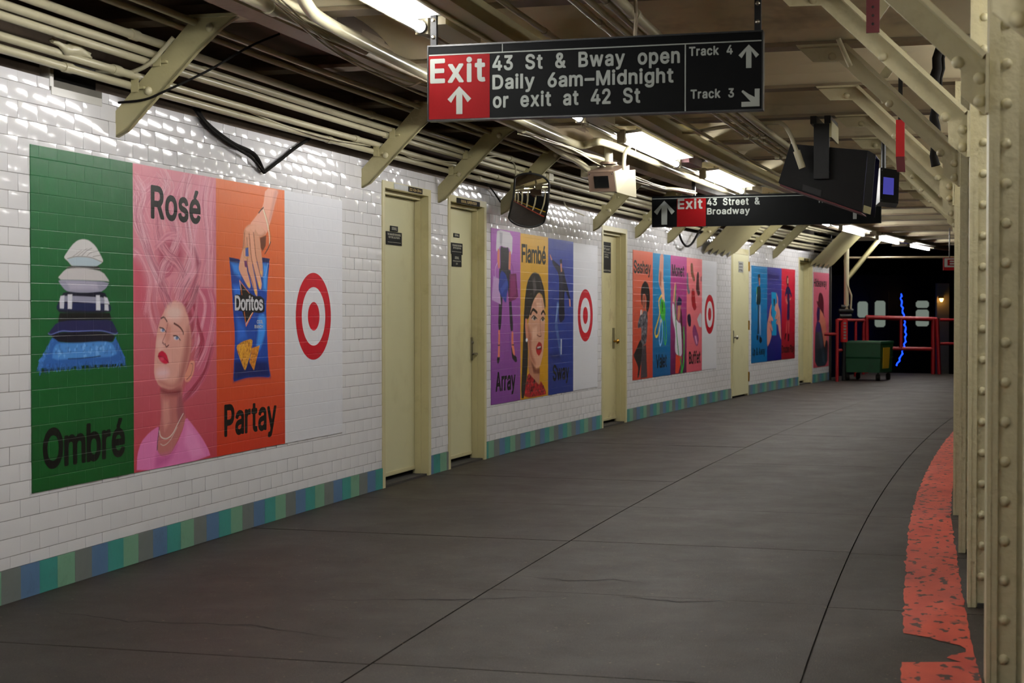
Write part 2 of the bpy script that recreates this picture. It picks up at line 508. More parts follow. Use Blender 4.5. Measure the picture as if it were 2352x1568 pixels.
# lettering: outlines of a grotesque alphabet
GLYPH_TEXT = '&94,-15 58,-8 30,9 18,23 11,37 5,67 8,89 16,105 29,121 50,139 35,162 28,182 26,205 32,230 43,246 60,259 80,267 101,269 121,266 139,259 157,246 168,230 174,203 169,177 155,155 127,130 160,91 163,114 169,123 205,124 214,119 216,105 213,80 198,44 228,7 231,1 228,-8 221,-12 178,-11 162,4 133,-10|85,37 67,48 62,56 61,67 66,82 85,98 128,46 110,37|94,172 82,189 81,205 85,212 91,217 108,218 117,210 118,196 110,185;(87,-60 79,-55 70,-39 44,24 34,77 34,133 49,206 61,242 75,270 85,281 119,281 128,277 130,267 110,220 98,181 90,136 88,97 91,67 98,36 130,-48 127,-55 121,-59;)18,-60 9,-55 7,-46 28,4 40,38 47,74 49,111 46,145 38,183 27,220 7,270 9,277 16,281 50,281 58,277 70,253 91,195 102,133 103,77 99,49 88,11 59,-53 50,-60;-57,82 50,84 45,93 45,125 52,133 170,134 177,131 180,125 180,91 172,83;.45,-14 31,-10 20,0 14,11 13,25 18,38 27,48 38,54 52,55 65,51 74,43 81,29 82,16 78,4 69,-7 56,-13;138,-12 31,-10 27,-3 26,29 30,36 38,39 94,40 94,197 92,200 49,169 40,167 35,170 31,177 32,218 36,223 95,265 142,266 148,261 150,254 150,40 197,39 204,36 207,29 206,-5 197,-12;231,-12 25,-10 20,-3 21,29 131,148 144,168 148,186 145,200 136,211 122,217 104,217 91,212 82,204 77,193 75,177 70,171 63,169 29,169 23,175 21,181 23,204 29,220 47,245 61,256 79,264 113,270 136,267 152,262 177,246 194,222 202,195 200,165 192,145 178,122 104,40 200,39 207,29 206,-5 195,-12;3103,-15 69,-9 53,-2 36,10 17,35 10,67 13,73 19,78 58,77 65,73 69,57 76,48 87,41 101,37 128,40 146,52 152,64 152,78 148,92 140,101 119,110 76,112 69,116 67,121 68,155 117,212 115,214 30,215 23,223 23,257 28,264 35,266 190,266 198,257 197,226 138,157 139,155 158,149 174,141 196,117 203,103 208,82 205,48 191,21 167,-1 135,-13;4140,-12 133,-9 129,-3 128,41 19,41 11,45 8,52 10,86 113,261 122,266 158,266 165,261 167,252 75,95 128,94 131,165 140,171 172,171 179,168 183,161 183,95 210,93 216,88 219,81 219,52 216,45 208,41 184,40 183,0 181,-8 172,-12;5107,-15 70,-8 41,12 24,37 19,55 18,69 27,77 66,76 72,71 78,53 86,44 100,38 118,38 134,44 146,57 151,73 150,94 139,115 118,126 91,124 66,111 32,114 24,119 22,128 36,257 41,264 48,266 186,266 192,262 195,255 195,223 189,215 89,214 86,212 82,173 104,178 127,178 145,174 164,165 181,151 193,135 203,114 207,94 207,71 202,48 194,30 182,14 166,1 145,-10 127,-14;6109,-15 88,-12 72,-7 53,5 40,19 29,37 23,55 20,80 22,101 29,126 45,155 117,262 124,266 163,266 172,260 171,248 118,171 159,160 174,151 188,137 199,119 204,103 206,80 205,60 194,30 173,5 145,-10|106,37 93,42 82,53 75,69 75,87 81,103 90,114 104,120 120,120 134,115 145,104 151,89 151,71 146,55 136,44 122,37;965,-12 56,-7 54,4 108,84 84,88 63,96 49,106 36,121 27,136 21,159 20,184 23,202 29,218 40,236 65,258 97,269 120,270 138,267 154,261 172,250 186,236 195,222 202,206 206,184 206,165 202,145 194,122 180,97 110,-7 102,-12|102,135 88,143 78,156 75,172 77,190 84,204 95,214 109,218 124,217 139,209 148,195 152,179 150,161 143,147 132,138 118,134;A8,-12 -1,-7 -3,4 90,259 99,266 144,265 149,259 243,4 242,-5 233,-12 196,-12 190,-9 162,59 78,59 76,59 51,-9 44,-12|96,111 95,113 119,186 144,113;B30,-12 23,-10 18,0 18,254 20,261 30,266 130,266 155,262 170,256 184,247 196,234 204,220 210,202 211,181 208,163 199,147 187,134 208,113 219,88 220,54 211,29 202,16 191,6 159,-8 132,-12|75,41 75,103 136,102 152,95 162,84 165,72 165,61 160,52 151,45 130,41|75,155 75,214 132,213 145,208 153,200 156,190 155,177 150,168 141,160 123,155;C131,-15 102,-12 79,-3 61,8 42,25 25,51 16,73 10,101 8,128 10,155 15,180 25,203 43,230 60,246 81,259 108,267 133,270 174,263 193,255 212,242 227,227 237,210 245,189 248,171 245,165 238,162 202,162 193,169 188,185 181,196 161,211 145,215 127,216 99,207 88,198 78,185 66,153 65,107 69,89 77,71 89,55 104,45 120,40 138,39 158,43 175,53 185,64 193,85 199,91 240,92 246,87 248,80 243,57 234,39 223,23 209,10 192,-1 174,-9 154,-14;D30,-12 23,-10 18,0 18,254 20,261 30,266 125,266 152,262 182,250 201,236 220,213 232,190 239,165 243,129 241,100 232,65 222,45 198,16 182,5 159,-5 123,-12|75,41 74,213 120,213 148,207 160,200 171,188 184,161 187,118 184,95 178,79 164,59 141,45 116,41;E30,-12 23,-10 18,0 18,254 20,261 30,266 186,266 193,264 198,256 198,225 191,215 74,213 75,155 182,154 190,145 190,115 187,106 180,103 75,102 74,43 77,41 191,40 199,31 198,-6 189,-12;F30,-12 23,-10 18,0 18,254 20,261 30,266 184,266 191,264 196,256 196,225 193,218 189,215 74,213 75,151 177,150 185,140 185,109 182,102 175,99 75,98 73,-5 64,-12;G131,-15 99,-11 79,-3 58,9 42,24 28,44 16,73 10,101 8,128 10,155 15,180 24,203 43,230 60,246 86,261 108,268 133,270 174,263 192,255 211,243 227,226 238,209 246,189 249,171 240,163 202,163 195,167 179,196 158,211 145,215 127,216 99,207 88,198 76,182 69,164 65,146 66,101 70,85 80,67 99,48 115,41 129,39 158,42 170,48 181,58 190,73 194,87 140,88 131,94 130,130 133,137 140,140 242,139 251,130 251,101 249,78 244,57 234,37 217,16 202,3 177,-9 156,-14;H30,-12 23,-10 18,0 18,254 20,262 30,266 61,266 68,265 73,260 75,157 182,156 184,158 184,254 186,261 195,266 230,266 236,263 240,254 240,0 238,-7 230,-12 195,-12 185,-5 184,102 182,104 77,104 74,102 73,-5 64,-12;K30,-12 23,-10 18,0 18,254 20,261 30,266 61,266 68,265 73,260 75,156 175,264 182,266 223,266 232,264 236,256 234,247 137,143 234,6 236,0 234,-7 225,-12 186,-12 179,-10 98,103 75,79 73,-6 64,-12;L30,-12 23,-10 18,0 18,256 22,263 27,266 64,266 70,263 74,254 75,41 184,40 192,31 193,0 189,-9 182,-12;M30,-12 23,-10 18,0 18,254 22,263 30,266 75,266 86,261 157,78 228,261 239,266 284,266 292,263 296,254 296,0 293,-8 284,-12 252,-12 245,-10 241,-5 239,140 182,-5 177,-10 170,-12 141,-12 134,-7 75,138 73,134 73,-3 64,-12;N30,-12 23,-10 18,0 18,254 20,262 30,266 68,266 76,263 186,90 188,259 198,266 232,266 239,264 244,254 244,0 241,-7 232,-12 193,-12 184,-8 75,165 74,-3 66,-11;O131,-15 102,-12 79,-3 61,8 42,25 25,51 16,73 10,101 8,128 10,155 16,180 25,203 43,230 60,246 81,259 108,267 133,270 156,268 179,262 206,247 224,230 242,203 251,180 257,155 258,126 255,89 248,64 237,42 223,23 206,8 179,-7 156,-14|124,39 97,49 77,71 66,101 64,137 71,171 88,198 111,212 140,216 167,207 179,198 189,185 200,155 203,117 196,82 179,56 154,42;P30,-12 23,-10 18,0 18,254 20,261 30,266 127,266 155,261 172,254 198,232 206,220 213,200 216,181 215,159 205,127 185,102 157,87 127,81 75,80 73,-5 64,-12|75,133 75,214 127,213 141,210 151,202 158,188 160,170 157,154 149,143 127,134;R30,-12 23,-10 18,0 18,254 20,261 30,266 127,266 155,262 173,255 186,246 200,231 209,215 214,200 216,168 210,138 197,118 175,97 224,6 225,-5 216,-12 170,-10 117,86 77,87 74,86 73,-5 64,-12|75,140 75,214 132,213 143,209 153,202 159,188 160,172 158,159 150,148 141,143 127,140;S107,-16 67,-9 38,6 25,19 15,36 7,68 10,76 16,80 55,80 62,75 68,56 75,47 89,40 107,37 125,38 139,42 150,48 157,56 160,75 153,85 132,96 69,115 49,125 35,136 24,150 14,177 14,195 20,218 28,231 43,247 62,259 80,266 123,269 162,260 189,242 200,229 208,213 212,197 211,184 203,177 164,178 158,184 153,200 144,209 130,215 110,217 91,214 78,206 70,193 71,179 78,172 89,165 160,143 189,126 202,113 210,100 215,81 216,63 207,31 198,18 182,4 150,-12;T95,-12 88,-9 84,0 84,213 10,215 4,225 5,259 9,264 15,266 213,265 218,261 220,254 220,225 215,216 209,214 140,213 140,-3 131,-12;U125,-16 91,-11 64,2 42,20 24,50 18,86 19,259 27,266 41,266 64,266 73,259 76,75 83,59 95,47 111,40 130,38 148,40 164,47 176,59 183,75 185,259 195,266 232,266 238,261 241,255 241,86 234,50 220,25 195,2 161,-13;V101,-12 94,-9 90,-3 -3,250 -3,259 1,264 8,266 44,266 52,261 121,71 187,261 196,266 237,265 243,259 242,250 150,-5 140,-12;W76,-12 69,-9 66,-3 -4,252 0,263 8,266 42,266 51,261 96,88 143,261 153,266 196,264 202,256 246,87 292,261 301,266 335,266 343,263 346,252 274,-8 267,-12 228,-12 221,-10 217,-5 171,162 126,-5 117,-12;Z20,-12 13,-9 9,-3 10,29 137,213 15,215 8,225 10,261 20,266 199,266 206,264 210,254 209,225 83,40 204,40 209,36 212,29 212,0 209,-7 199,-12;a76,-16 60,-14 42,-8 28,0 17,11 8,27 4,41 3,59 6,75 17,94 33,107 60,117 125,127 124,141 119,148 110,152 87,153 72,146 58,128 49,125 15,135 10,141 9,148 24,175 51,195 85,204 122,201 140,195 158,184 169,170 176,154 180,127 180,-2 176,-9 169,-12 135,-12 126,-3 103,-14|74,36 65,40 59,45 58,57 62,63 81,71 125,77 124,59 113,43 94,35;b110,-16 87,-12 69,-1 64,-8 58,-12 24,-12 15,-5 14,255 17,262 24,266 58,266 67,261 69,255 69,191 85,199 103,204 124,204 149,198 169,186 182,173 195,152 202,134 207,105 206,75 200,48 191,27 176,8 155,-7 133,-14|101,36 85,45 74,61 69,84 70,111 76,132 87,145 101,152 119,152 135,144 146,127 152,105 151,77 144,57 133,43 119,36;c101,-16 78,-13 60,-6 44,4 31,16 18,36 10,55 5,95 8,123 13,141 22,159 33,174 46,186 67,197 85,203 108,204 137,199 164,184 184,161 193,136 185,127 151,119 143,123 133,141 121,150 98,153 83,147 69,132 61,109 61,80 69,55 78,44 87,38 112,36 129,43 137,52 143,66 153,71 187,62 192,57 193,50 181,23 160,1 133,-12;d94,-16 71,-12 48,-2 30,15 17,36 10,56 5,84 6,116 13,143 21,160 35,178 48,190 64,198 89,204 110,204 128,199 142,191 143,255 146,261 155,266 189,266 196,261 198,255 197,-5 187,-12 155,-12 148,-9 144,-1 121,-13|94,36 79,43 67,59 61,82 61,107 66,127 76,143 89,151 108,153 123,147 136,132 143,109 143,82 138,61 128,45 114,37;e103,-16 78,-13 62,-7 46,2 33,14 21,30 13,48 6,73 5,93 7,116 13,141 32,173 49,189 67,198 103,204 121,203 142,196 159,186 173,173 184,157 192,139 198,93 196,80 187,73 62,72 66,59 73,48 85,39 96,36 114,36 128,40 137,48 144,61 151,65 187,56 194,50 194,43 187,26 167,3 139,-11|64,122 68,134 78,145 89,151 103,153 117,151 126,145 135,136 140,123;f39,-12 32,-9 28,0 28,150 26,152 1,152 -6,156 -9,163 -8,193 1,201 28,202 29,227 33,240 41,254 55,266 85,276 105,276 121,273 130,269 133,261 123,227 114,222 101,225 89,224 83,215 84,202 116,201 123,197 126,190 126,163 124,156 119,152 85,152 83,150 83,-3 80,-8 73,-12;g96,-87 69,-83 42,-71 20,-48 14,-37 14,-30 19,-25 51,-8 58,-10 71,-26 83,-33 98,-37 119,-35 130,-30 138,-23 142,-14 144,2 142,3 114,-8 83,-8 57,-1 32,17 17,40 8,67 5,106 10,136 20,158 31,174 48,189 64,198 89,204 110,204 128,199 144,190 147,197 153,201 189,201 196,197 198,190 198,-5 195,-30 184,-53 162,-73 135,-84|94,42 78,49 67,63 61,83 61,108 65,127 76,143 89,151 108,153 124,147 137,132 144,108 143,83 139,65 128,50 112,42;h26,-12 19,-10 14,0 14,256 18,263 24,266 58,266 65,263 69,256 69,192 99,203 114,204 135,202 163,188 181,165 187,152 190,129 191,0 187,-8 180,-12 146,-12 137,-5 135,129 130,140 124,147 114,152 101,152 89,150 80,144 74,136 70,125 68,-5 59,-12;i25,-12 18,-9 14,0 14,190 17,197 22,201 59,201 66,198 69,190 69,-3 66,-8 59,-12|34,210 22,215 13,225 9,236 10,250 15,261 25,269 36,273 50,273 61,268 70,259 75,247 74,234 69,222 59,214 47,210;k26,-12 19,-10 14,0 14,256 18,263 24,266 58,266 65,263 69,256 69,133 137,201 180,202 191,195 192,188 189,182 117,106 195,9 198,0 194,-9 187,-12 142,-11 76,71 69,63 69,0 67,-7 58,-12;l67,-13 46,-10 33,-2 21,12 16,28 14,255 17,262 24,266 60,266 66,262 69,255 69,42 71,38 87,39 94,35 102,1 100,-6 94,-10;m26,-12 19,-10 14,0 14,190 19,199 26,202 58,202 64,198 69,192 94,203 119,204 141,197 160,180 172,190 189,200 208,204 226,205 253,197 275,179 286,159 290,136 290,0 286,-10 278,-12 246,-12 237,-5 235,136 228,147 210,153 199,152 190,147 180,131 179,-5 169,-12 137,-12 130,-10 125,0 124,136 121,143 114,150 99,153 80,147 73,138 70,129 68,-5 59,-12;n26,-12 19,-10 14,0 14,190 17,197 26,202 58,202 64,198 69,191 89,201 114,204 135,202 158,192 178,171 186,154 189,138 191,0 188,-7 180,-12 149,-12 142,-10 137,-5 135,129 130,140 124,147 114,152 103,152 92,151 82,145 70,127 68,-5 59,-12;o101,-16 78,-13 61,-7 33,14 21,30 13,48 7,73 5,93 11,134 18,152 32,173 46,186 62,195 85,203 103,204 123,202 142,197 162,186 176,173 187,157 197,134 202,93 201,73 195,48 186,30 174,14 158,-1 139,-10 121,-15|94,36 79,43 67,59 61,82 61,109 67,130 80,145 94,152 112,152 128,145 140,130 147,105 146,77 140,57 128,43 114,36;p26,-83 19,-81 14,-72 15,194 24,201 58,202 64,198 69,190 89,201 110,204 130,203 149,198 169,186 182,174 192,158 202,135 206,115 207,83 202,55 196,37 175,8 158,-5 142,-12 124,-16 101,-15 85,-11 69,-1 68,-76 59,-83|99,37 83,46 74,62 69,83 70,112 76,132 87,146 101,152 119,152 135,144 146,128 152,105 151,78 145,58 133,43 119,36;r26,-12 19,-10 14,0 16,195 26,202 58,202 69,193 94,203 126,203 131,200 134,193 134,161 131,154 124,149 101,151 87,148 77,140 70,129 68,-5 59,-12;s85,-16 51,-9 29,4 12,27 6,45 7,52 15,59 49,65 56,61 63,46 70,40 81,36 95,35 108,37 117,43 122,50 121,57 110,64 54,79 33,91 22,102 16,114 12,143 20,168 31,182 42,191 72,202 106,204 133,197 155,182 170,159 174,145 172,139 165,133 131,127 124,132 112,150 90,154 71,148 67,141 67,134 76,127 133,112 156,99 166,89 174,75 177,48 170,22 149,0 122,-12;t80,-14 51,-7 38,2 27,16 21,38 20,150 -2,153 -9,161 -7,195 1,201 20,202 21,238 23,243 30,247 69,246 75,238 75,202 105,201 113,193 114,163 112,157 105,152 75,150 75,47 78,38 103,39 110,35 118,0 116,-7 110,-11;u87,-14 64,-11 45,-1 30,14 19,36 14,70 15,195 21,201 28,202 60,201 68,195 70,61 74,49 81,42 89,38 103,37 124,45 131,54 135,65 137,195 146,202 183,201 188,197 191,190 189,-5 180,-12 149,-12 142,-10 135,-2 114,-11;w68,-12 61,-9 57,-3 0,186 2,197 13,202 45,202 53,197 86,89 117,197 124,202 163,201 170,193 199,89 231,197 240,202 274,201 281,198 284,186 226,-3 222,-9 215,-12 184,-12 175,-7 143,102 109,-7 102,-12;x10,-12 1,-7 -1,4 63,97 4,184 2,190 5,197 15,202 55,200 94,143 96,143 134,200 140,202 176,202 183,200 187,193 186,184 127,95 189,6 191,0 188,-7 180,-12 137,-10 94,52 53,-9 46,-12;y40,-84 20,-81 13,-74 12,-66 19,-39 29,-31 47,-33 55,-30 61,-21 68,0 -3,186 -2,195 8,202 42,202 51,197 97,73 144,197 151,202 192,200 197,193 197,186 106,-48 95,-64 79,-77 61,-83;é103,-16 78,-13 60,-6 39,8 26,23 14,43 8,64 5,84 6,114 16,148 32,173 53,191 82,202 77,211 77,218 104,273 112,277 148,276 157,270 158,260 120,205 158,188 181,164 190,145 195,125 196,80 187,73 64,73 62,70 73,48 83,41 94,36 112,35 126,39 137,48 144,61 153,65 187,56 194,50 194,43 184,20 162,0 135,-13|64,122 68,134 78,145 89,151 103,153 117,151 126,145 135,136 140,123;–0,82 -10,87 -12,93 -12,125 -3,134 175,134 182,132 186,125 186,91 184,86 177,82'
GLYPHS = {}
for part in GLYPH_TEXT.split(';'):
    GLYPHS[part[0]] = [[tuple(map(int, q.split(','))) for q in L.split(' ')] for L in part[1:].split('|')]
GLYPHS['l'] = [[(0, -12), (58, -12), (58, 266), (0, 266)]]
GLYPHS['I'] = [[(0, -12), (60, -12), (60, 266), (0, 266)]]
CAPH, DESC = 278.0, 12.0
_tess = {}


def glyph(c):
    if c not in _tess:
        loops = GLYPHS[c]
        x0 = min(p[0] for L in loops for p in L)
        vl = [[Vector((p[0] - x0, p[1], 0)) for p in L] for L in loops]
        def area(L):
            return abs(sum(a.x * b.y - b.x * a.y for a, b in zip(L, L[1:] + L[:1])))

        def inside(p, L):
            r = False
            for a, b in zip(L, L[1:] + L[:1]):
                if (a.y > p.y) != (b.y > p.y) and p.x < (b.x - a.x) * (p.y - a.y) / (b.y - a.y) + a.x:
                    r = not r
            return r
        vl.sort(key=area, reverse=True)
        outer = []
        for L in vl:
            home = [o_ for o_ in outer if inside(L[0], o_[0])]
            if home:
                home[0].append(L)
            else:
                outer.append([L])
        flat, tri = [], []
        for o_ in outer:
            b = len(flat)
            tri += [tuple(i + b for i in t) for t in geometry.tessellate_polygon(o_)]
            flat += [p for L in o_ for p in L]
        tri = [t if (flat[t[1]] - flat[t[0]]).cross(flat[t[2]] - flat[t[0]]).z > 0 else (t[0], t[2], t[1]) for t in tri]
        _tess[c] = (flat, tri, max(p.x for p in flat))
    return _tess[c]


def layout(text, track=30, space=125):
    x, vs, fs = 0.0, [], []
    for c in text:
        if c == ' ':
            x += space
            continue
        v, t, w = glyph(c)
        b = len(vs)
        vs += [(p.x + x, p.y) for p in v]
        fs += [tuple(i + b for i in q) for q in t]
        x += w + track
    return vs, fs, x - track


def letter(c, P, t, fn, m, parent):
    me = bpy.data.meshes.new('letter')
    me.from_pydata([tuple(fn(a, z)) for a, z in P], [], t)
    me.materials.append(M[m])
    uv = me.uv_layers.new(name='wall')
    for lp in me.loops:
        uv.data[lp.index].uv = P[lp.vertex_index]
    return put('letter', me, parent)


def lettering(text, a0, a1, zb, zt, fn, name, m, parent, track=30, space=125, uvfn=None, caps=CAPH):
    """text fitted from a0 to a1 with its capitals from zb to zt; fn(a, z) gives the point in the world"""
    vs, fs, w = layout(text, track, space)
    kx, kz = (a1 - a0) / w, (zt - zb) / caps
    if zt - zb > .06 and len(text) > 1:
        x, o = 0.0, None
        for c in text:
            if c == ' ':
                x += space
                continue
            v, t, gw = glyph(c)
            o = letter(c, [(a0 + (p.x + x) * kx, zb + (p.y + DESC) * kz) for p in v], t, fn, m, parent)
            x += gw + track
        return o
    P = [(a0 + x * kx, zb + (y + DESC) * kz) for x, y in vs]
    me = bpy.data.meshes.new(name)
    me.from_pydata([tuple(fn(a, z)) for a, z in P], [], fs)
    me.materials.append(M[m])
    uv = me.uv_layers.new(name='wall')
    for lp in me.loops:
        uv.data[lp.index].uv = P[lp.vertex_index]
    return put(name, me, parent)

# ================================================================ THE SETTING
S0, S1 = -12.0, 23.45
DOORS = [(4.565, 5.56), (5.96, 6.9), (10.6, 11.6), (16.8, 17.84), (21.17, 22.17)]
BASE_TOP, TILE_TOP = .145, 2.295
VENT = (.375, .835, 2.225)

# ---- wall_left: grout-coloured backing with openings for the doors, every tile proud of it
def spans(a, b, cuts):
    out, x = [], a
    for c0, c1 in sorted(cuts):
        if c0 > x:
            out.append((x, min(c0, b)))
        x = max(x, c1)
    if x < b:
        out.append((x, b))
    return out


mb = MB()
for a, b in spans(-2.6, S1, DOORS):
    mb.box(a, b, -.3, -.004, 0, TILE_TOP)
for a, b in DOORS:
    mb.box(a, b, -.3, -.004, 2.18, TILE_TOP)
wall = mb.build('wall_left', 'grout', kind='structure')
MB().box(S0, -2.6, -.3, 0, 0, TILE_TOP).build('plain_facing', 'plasterwhite', wall)
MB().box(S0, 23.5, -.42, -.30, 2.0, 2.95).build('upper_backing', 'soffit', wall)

POSTER_SPANS = [(.21, 3.84, .452, 1.985), (7.03, 10.43, .46, 1.955), (11.85, 15.95, .47, 1.95),
                (18.02, 20.9, .475, 1.955), (22.25, 23.40, .265, 1.95)]
TP, TR, GAP, CH = .1545, .0787, .0024, .0026


def tile_geo(w, h):
    """a glazed tile with a softly cushioned face and square sides"""
    x, z = w / 2 - GAP / 2, h / 2 - GAP / 2
    c = min(.011, x * .45, z * .45)
    vs = [(-x, .006, -z), (x, .006, -z), (x, .006, z), (-x, .006, z),
          (-x, .0011, -z), (x, .0011, -z), (x, .0011, z), (-x, .0011, z),
          (-x, .0011, -z), (x, .0011, -z), (x, .0011, z), (-x, .0011, z),
          (-x + c, 0, -z + c), (x - c, 0, -z + c), (x - c, 0, z - c), (-x + c, 0, z - c)]
    return vs


FF = [(12, 13, 14, 15)] + [(8 + j, 8 + (j + 1) % 4, 12 + (j + 1) % 4, 12 + j) for j in range(4)] + [(j, (j + 1) % 4, 4 + (j + 1) % 4, 4 + j) for j in range(4)]
FSM = [True] * 5 + [False] * 4


def tile_mesh(w, h, name, m):
    me = bpy.data.meshes.new(name)
    me.from_pydata(tile_geo(w, h), [], FF)
    me.polygons.foreach_set('use_smooth', FSM)
    me.materials.append(m)
    me.update()
    return me


def seen(s, u, z):
    """how large a small piece here shows from the camera's side of the platform (0 when out of frame)"""
    p = W(s, u, z)
    y = p.y
    if y < 1:
        return 0
    px, pz = p.x / y, (p.z - 1.25) / y
    if not (-.34 < px < .34 and -.25 < pz < .235):
        return 0
    return 1 / (p.x ** 2 + y ** 2)


rows = [(BASE_TOP, .1979)]
z = .1979
while z < TILE_TOP - .01:
    rows.append((z, min(z + TR, TILE_TOP)))
    z += TR
tiles = []
for ri, (z0, z1) in enumerate(rows):
    off = .044 if ri % 2 == 0 else .044 + TP / 2
    i0 = int(math.floor((-2.6 - off) / TP))
    i1 = int(math.ceil((S1 - off) / TP))
    cuts = [d for d in DOORS if z0 < 2.18 - .02]
    if z1 > VENT[2] + .02:
        cuts = cuts + [VENT[:2]]
    for i in range(i0, i1):
        a, b = off + i * TP, off + (i + 1) * TP
        for c0, c1 in spans(max(a, -2.6), min(b, S1), cuts):
            if c1 - c0 < .012:
                continue
            if any(c0 > p0 and c1 < p1 and z0 > q0 and z1 < q1 for p0, p1, q0, q1 in POSTER_SPANS):
                continue
            tiles.append((c0, c1, z0, z1))
full_tile = tile_mesh(TP, TR, 'tile', M['tile'])
order = sorted(range(len(tiles)), key=lambda i: -seen((tiles[i][0] + tiles[i][1]) / 2, 0, (tiles[i][2] + tiles[i][3]) / 2))
near = set(order[:300])
rest = MB()
for i, (a, b, z0, z1) in enumerate(tiles):
    w, h = b - a, z1 - z0
    tilt = Matrix.Rotation(random.gauss(0, .010), 4, 'Z') @ Matrix.Rotation(random.gauss(0, .012), 4, 'X')
    m4 = frame((a + b) / 2, random.uniform(-.0006, .0006), (z0 + z1) / 2) @ tilt
    if i in near:
        if abs(w - TP) < 1e-4 and abs(h - TR) < 1e-4:
            me = full_tile
        else:
            me = tile_mesh(w, h, 'tile', M['tile'])
        put('tile', me, wall, matrix=m4)
    else:
        b0 = len(rest.v)
        rest.v += [tuple(m4 @ Vector(p)) for p in tile_geo(w, h)]
        rest.f += [tuple(q + b0 for q in f_) for f_ in FF]
        rest.sm += FSM
rest.build('tile_field', 'tile', wall, kind='stuff', recalc=False)

# ---- striped base course, one tile per stripe
names = ['blue', 'teal', 'green', 'gray']
cache = {}
i = -18
while True:
    a = .1155 + .1487 * i
    b = a + .1487
    if a > S1:
        break
    for c0, c1 in spans(max(a, -2.6), min(b, S1), DOORS):
        if c1 - c0 < .015:
            continue
        k = names[i % 4]
        key = (k, round(c1 - c0, 4))
        if key not in cache:
            w = (c1 - c0) / 2 - .0004
            cache[key] = MB().cube((0, .003, BASE_TOP / 2), w, .007, BASE_TOP / 2 - .001).mesh('base_tile', M['base_' + k])
        put('base_tile', cache[key], wall, matrix=frame((c0 + c1) / 2, random.uniform(0, .0008), 0))
    i += 1

# ---- the dark hole at the top of the tiling, with a pale sill
v = thing('vent_opening', 'dark rectangular hole in the tile top with white sill, left end', 'vent', W(.6, 0, 2.22))
MB().box(VENT[0] + .01, VENT[1] - .01, -.02, .004, 2.226, 2.262).build('sill', 'plasterwhite', v)
MB().box(VENT[0] + .03, VENT[1] - .01, -.06, -.03, 2.262, 2.40).build('hole_shade', 'dark', v)  # black box: the shade inside the hole is put into its colour
MB().box(VENT[0], VENT[0] + .03, -.05, .002, 2.262, 2.36).build('side_jamb', 'plasterwhite', v)

# ---- floor: concrete slabs with open joints on a dark bed
us = [0.0, 1.9, 3.4, 4.75]
MB().box(S0, 27.5, -.3, 4.75, -.3, -.012).build('floor_bed', 'concrete', None, kind='structure')
floor = bpy.data.objects['floor_bed']
floor.name = 'floor'
js = [-.68 + 1.575 * k for k in range(-8, 19)]
for ui in range(3):
    for k in range(len(js) - 1):
        g = .0035
        sh = (.0, .02, -.03)[ui]
        a, b = js[k] + sh, js[k + 1] + sh
        if b > 27.4:
            b = 27.4
        if a >= b:
            continue
        m_ = MB()
        m_.box(a + g, b - g, us[ui] + (g if ui else -.25), us[ui + 1] - g, -.03, 0 - random.uniform(0, .0015), n=4)
        m_.build('slab', 'floor', floor)
# long cracks that wander across the slabs
for pts in ([(.40, 1.2), (.55, 1.6), (.62, 1.88), (.74, 2.1), (.83, 2.35)], [(.88, 2.5), (.82, 2.75), (.90, 3.0)],
            [(1.28, 1.95), (1.22, 2.2), (1.30, 2.38), (1.22, 2.6)], [(-.1, .3), (-.2, .7), (-.15, 1.2), (-.3, 1.7)],
            [(6.9, 2.0), (7.0, 2.3), (6.95, 2.7)], [(8.6, .8), (8.7, 1.3), (8.8, 1.9), (8.75, 2.4)]):
    m_ = MB()
    vs, fs = [], []
    q = []
    for (s1, u1), (s2, u2) in zip(pts, pts[1:]):
        for t in np.linspace(0, 1, 9)[:-1]:
            q.append((s1 + (s2 - s1) * t + random.gauss(0, .012), u1 + (u2 - u1) * t))
    for j, (s, u) in enumerate(q):
        w = .0045 * math.sin(math.pi * (j + .5) / len(q)) + .001
        vs += [W(s - w, u, .0008), W(s + w, u, .0008)]
    fs = [(2 * j, 2 * j + 1, 2 * j + 3, 2 * j + 2) for j in range(len(q) - 1)]
    m_.add(vs, fs)
    m_.build('crack', 'dark', floor)
# red line painted on the platform, ragged and broken away near the camera
sl = np.arange(-7, 20, .06)
left = [float(np.interp(s, [-7, -.49, .89, 2.2, 4, 6, 7.8, 11.5, 20], [3.8, 3.728, 3.712, 3.69, 3.65, 3.628, 3.615, 3.585, 3.45])) + random.gauss(0, .004) for s in sl]
right = [ucol(s) + .0 + random.gauss(0, .003) - .01 for s in sl]
for j, s in enumerate(sl):
    if -.12 < s < .34:
        left[j] = {0: 3.93, 1: 3.88, 2: 3.90, 3: 3.95, 4: 3.93, 5: 3.86, 6: 3.82}.get(int((s + .12) / .066), 3.8)
vs, fs, uvs = [], [], []
for j, s in enumerate(sl):
    for t in np.linspace(0, 1, 5):
        u = left[j] + (right[j] - left[j]) * t
        vs.append(W(s, u, .0012))
        uvs.append((s, u))
for j in range(len(sl) - 1):
    for t in range(4):
        fs.append((j * 5 + t, j * 5 + t + 5, j * 5 + t + 6, j * 5 + t + 1))
me = bpy.data.meshes.new('painted_line')
me.from_pydata([tuple(p) for p in vs], [], fs)
me.materials.append(M['stripe'])
uvl = me.uv_layers.new(name='wall')
for lp in me.loops:
    uvl.data[lp.index].uv = uvs[lp.vertex_index]
put('painted_line', me, floor).data.update()
# platform edge and track bed beyond the columns
MB().box(S0, 27.5, 4.75, 5.05, -.3, .006).build('edge_strip', 'yellow', floor)
MB().box(S0, 60, 5.05, 9.2, -1.6, -1.25).build('track_bed', 'dark', floor)
MB().box(S0, 32, 9.2, 9.5, -1.6, 3.2).build('wall_right', 'dark', None, kind='structure')

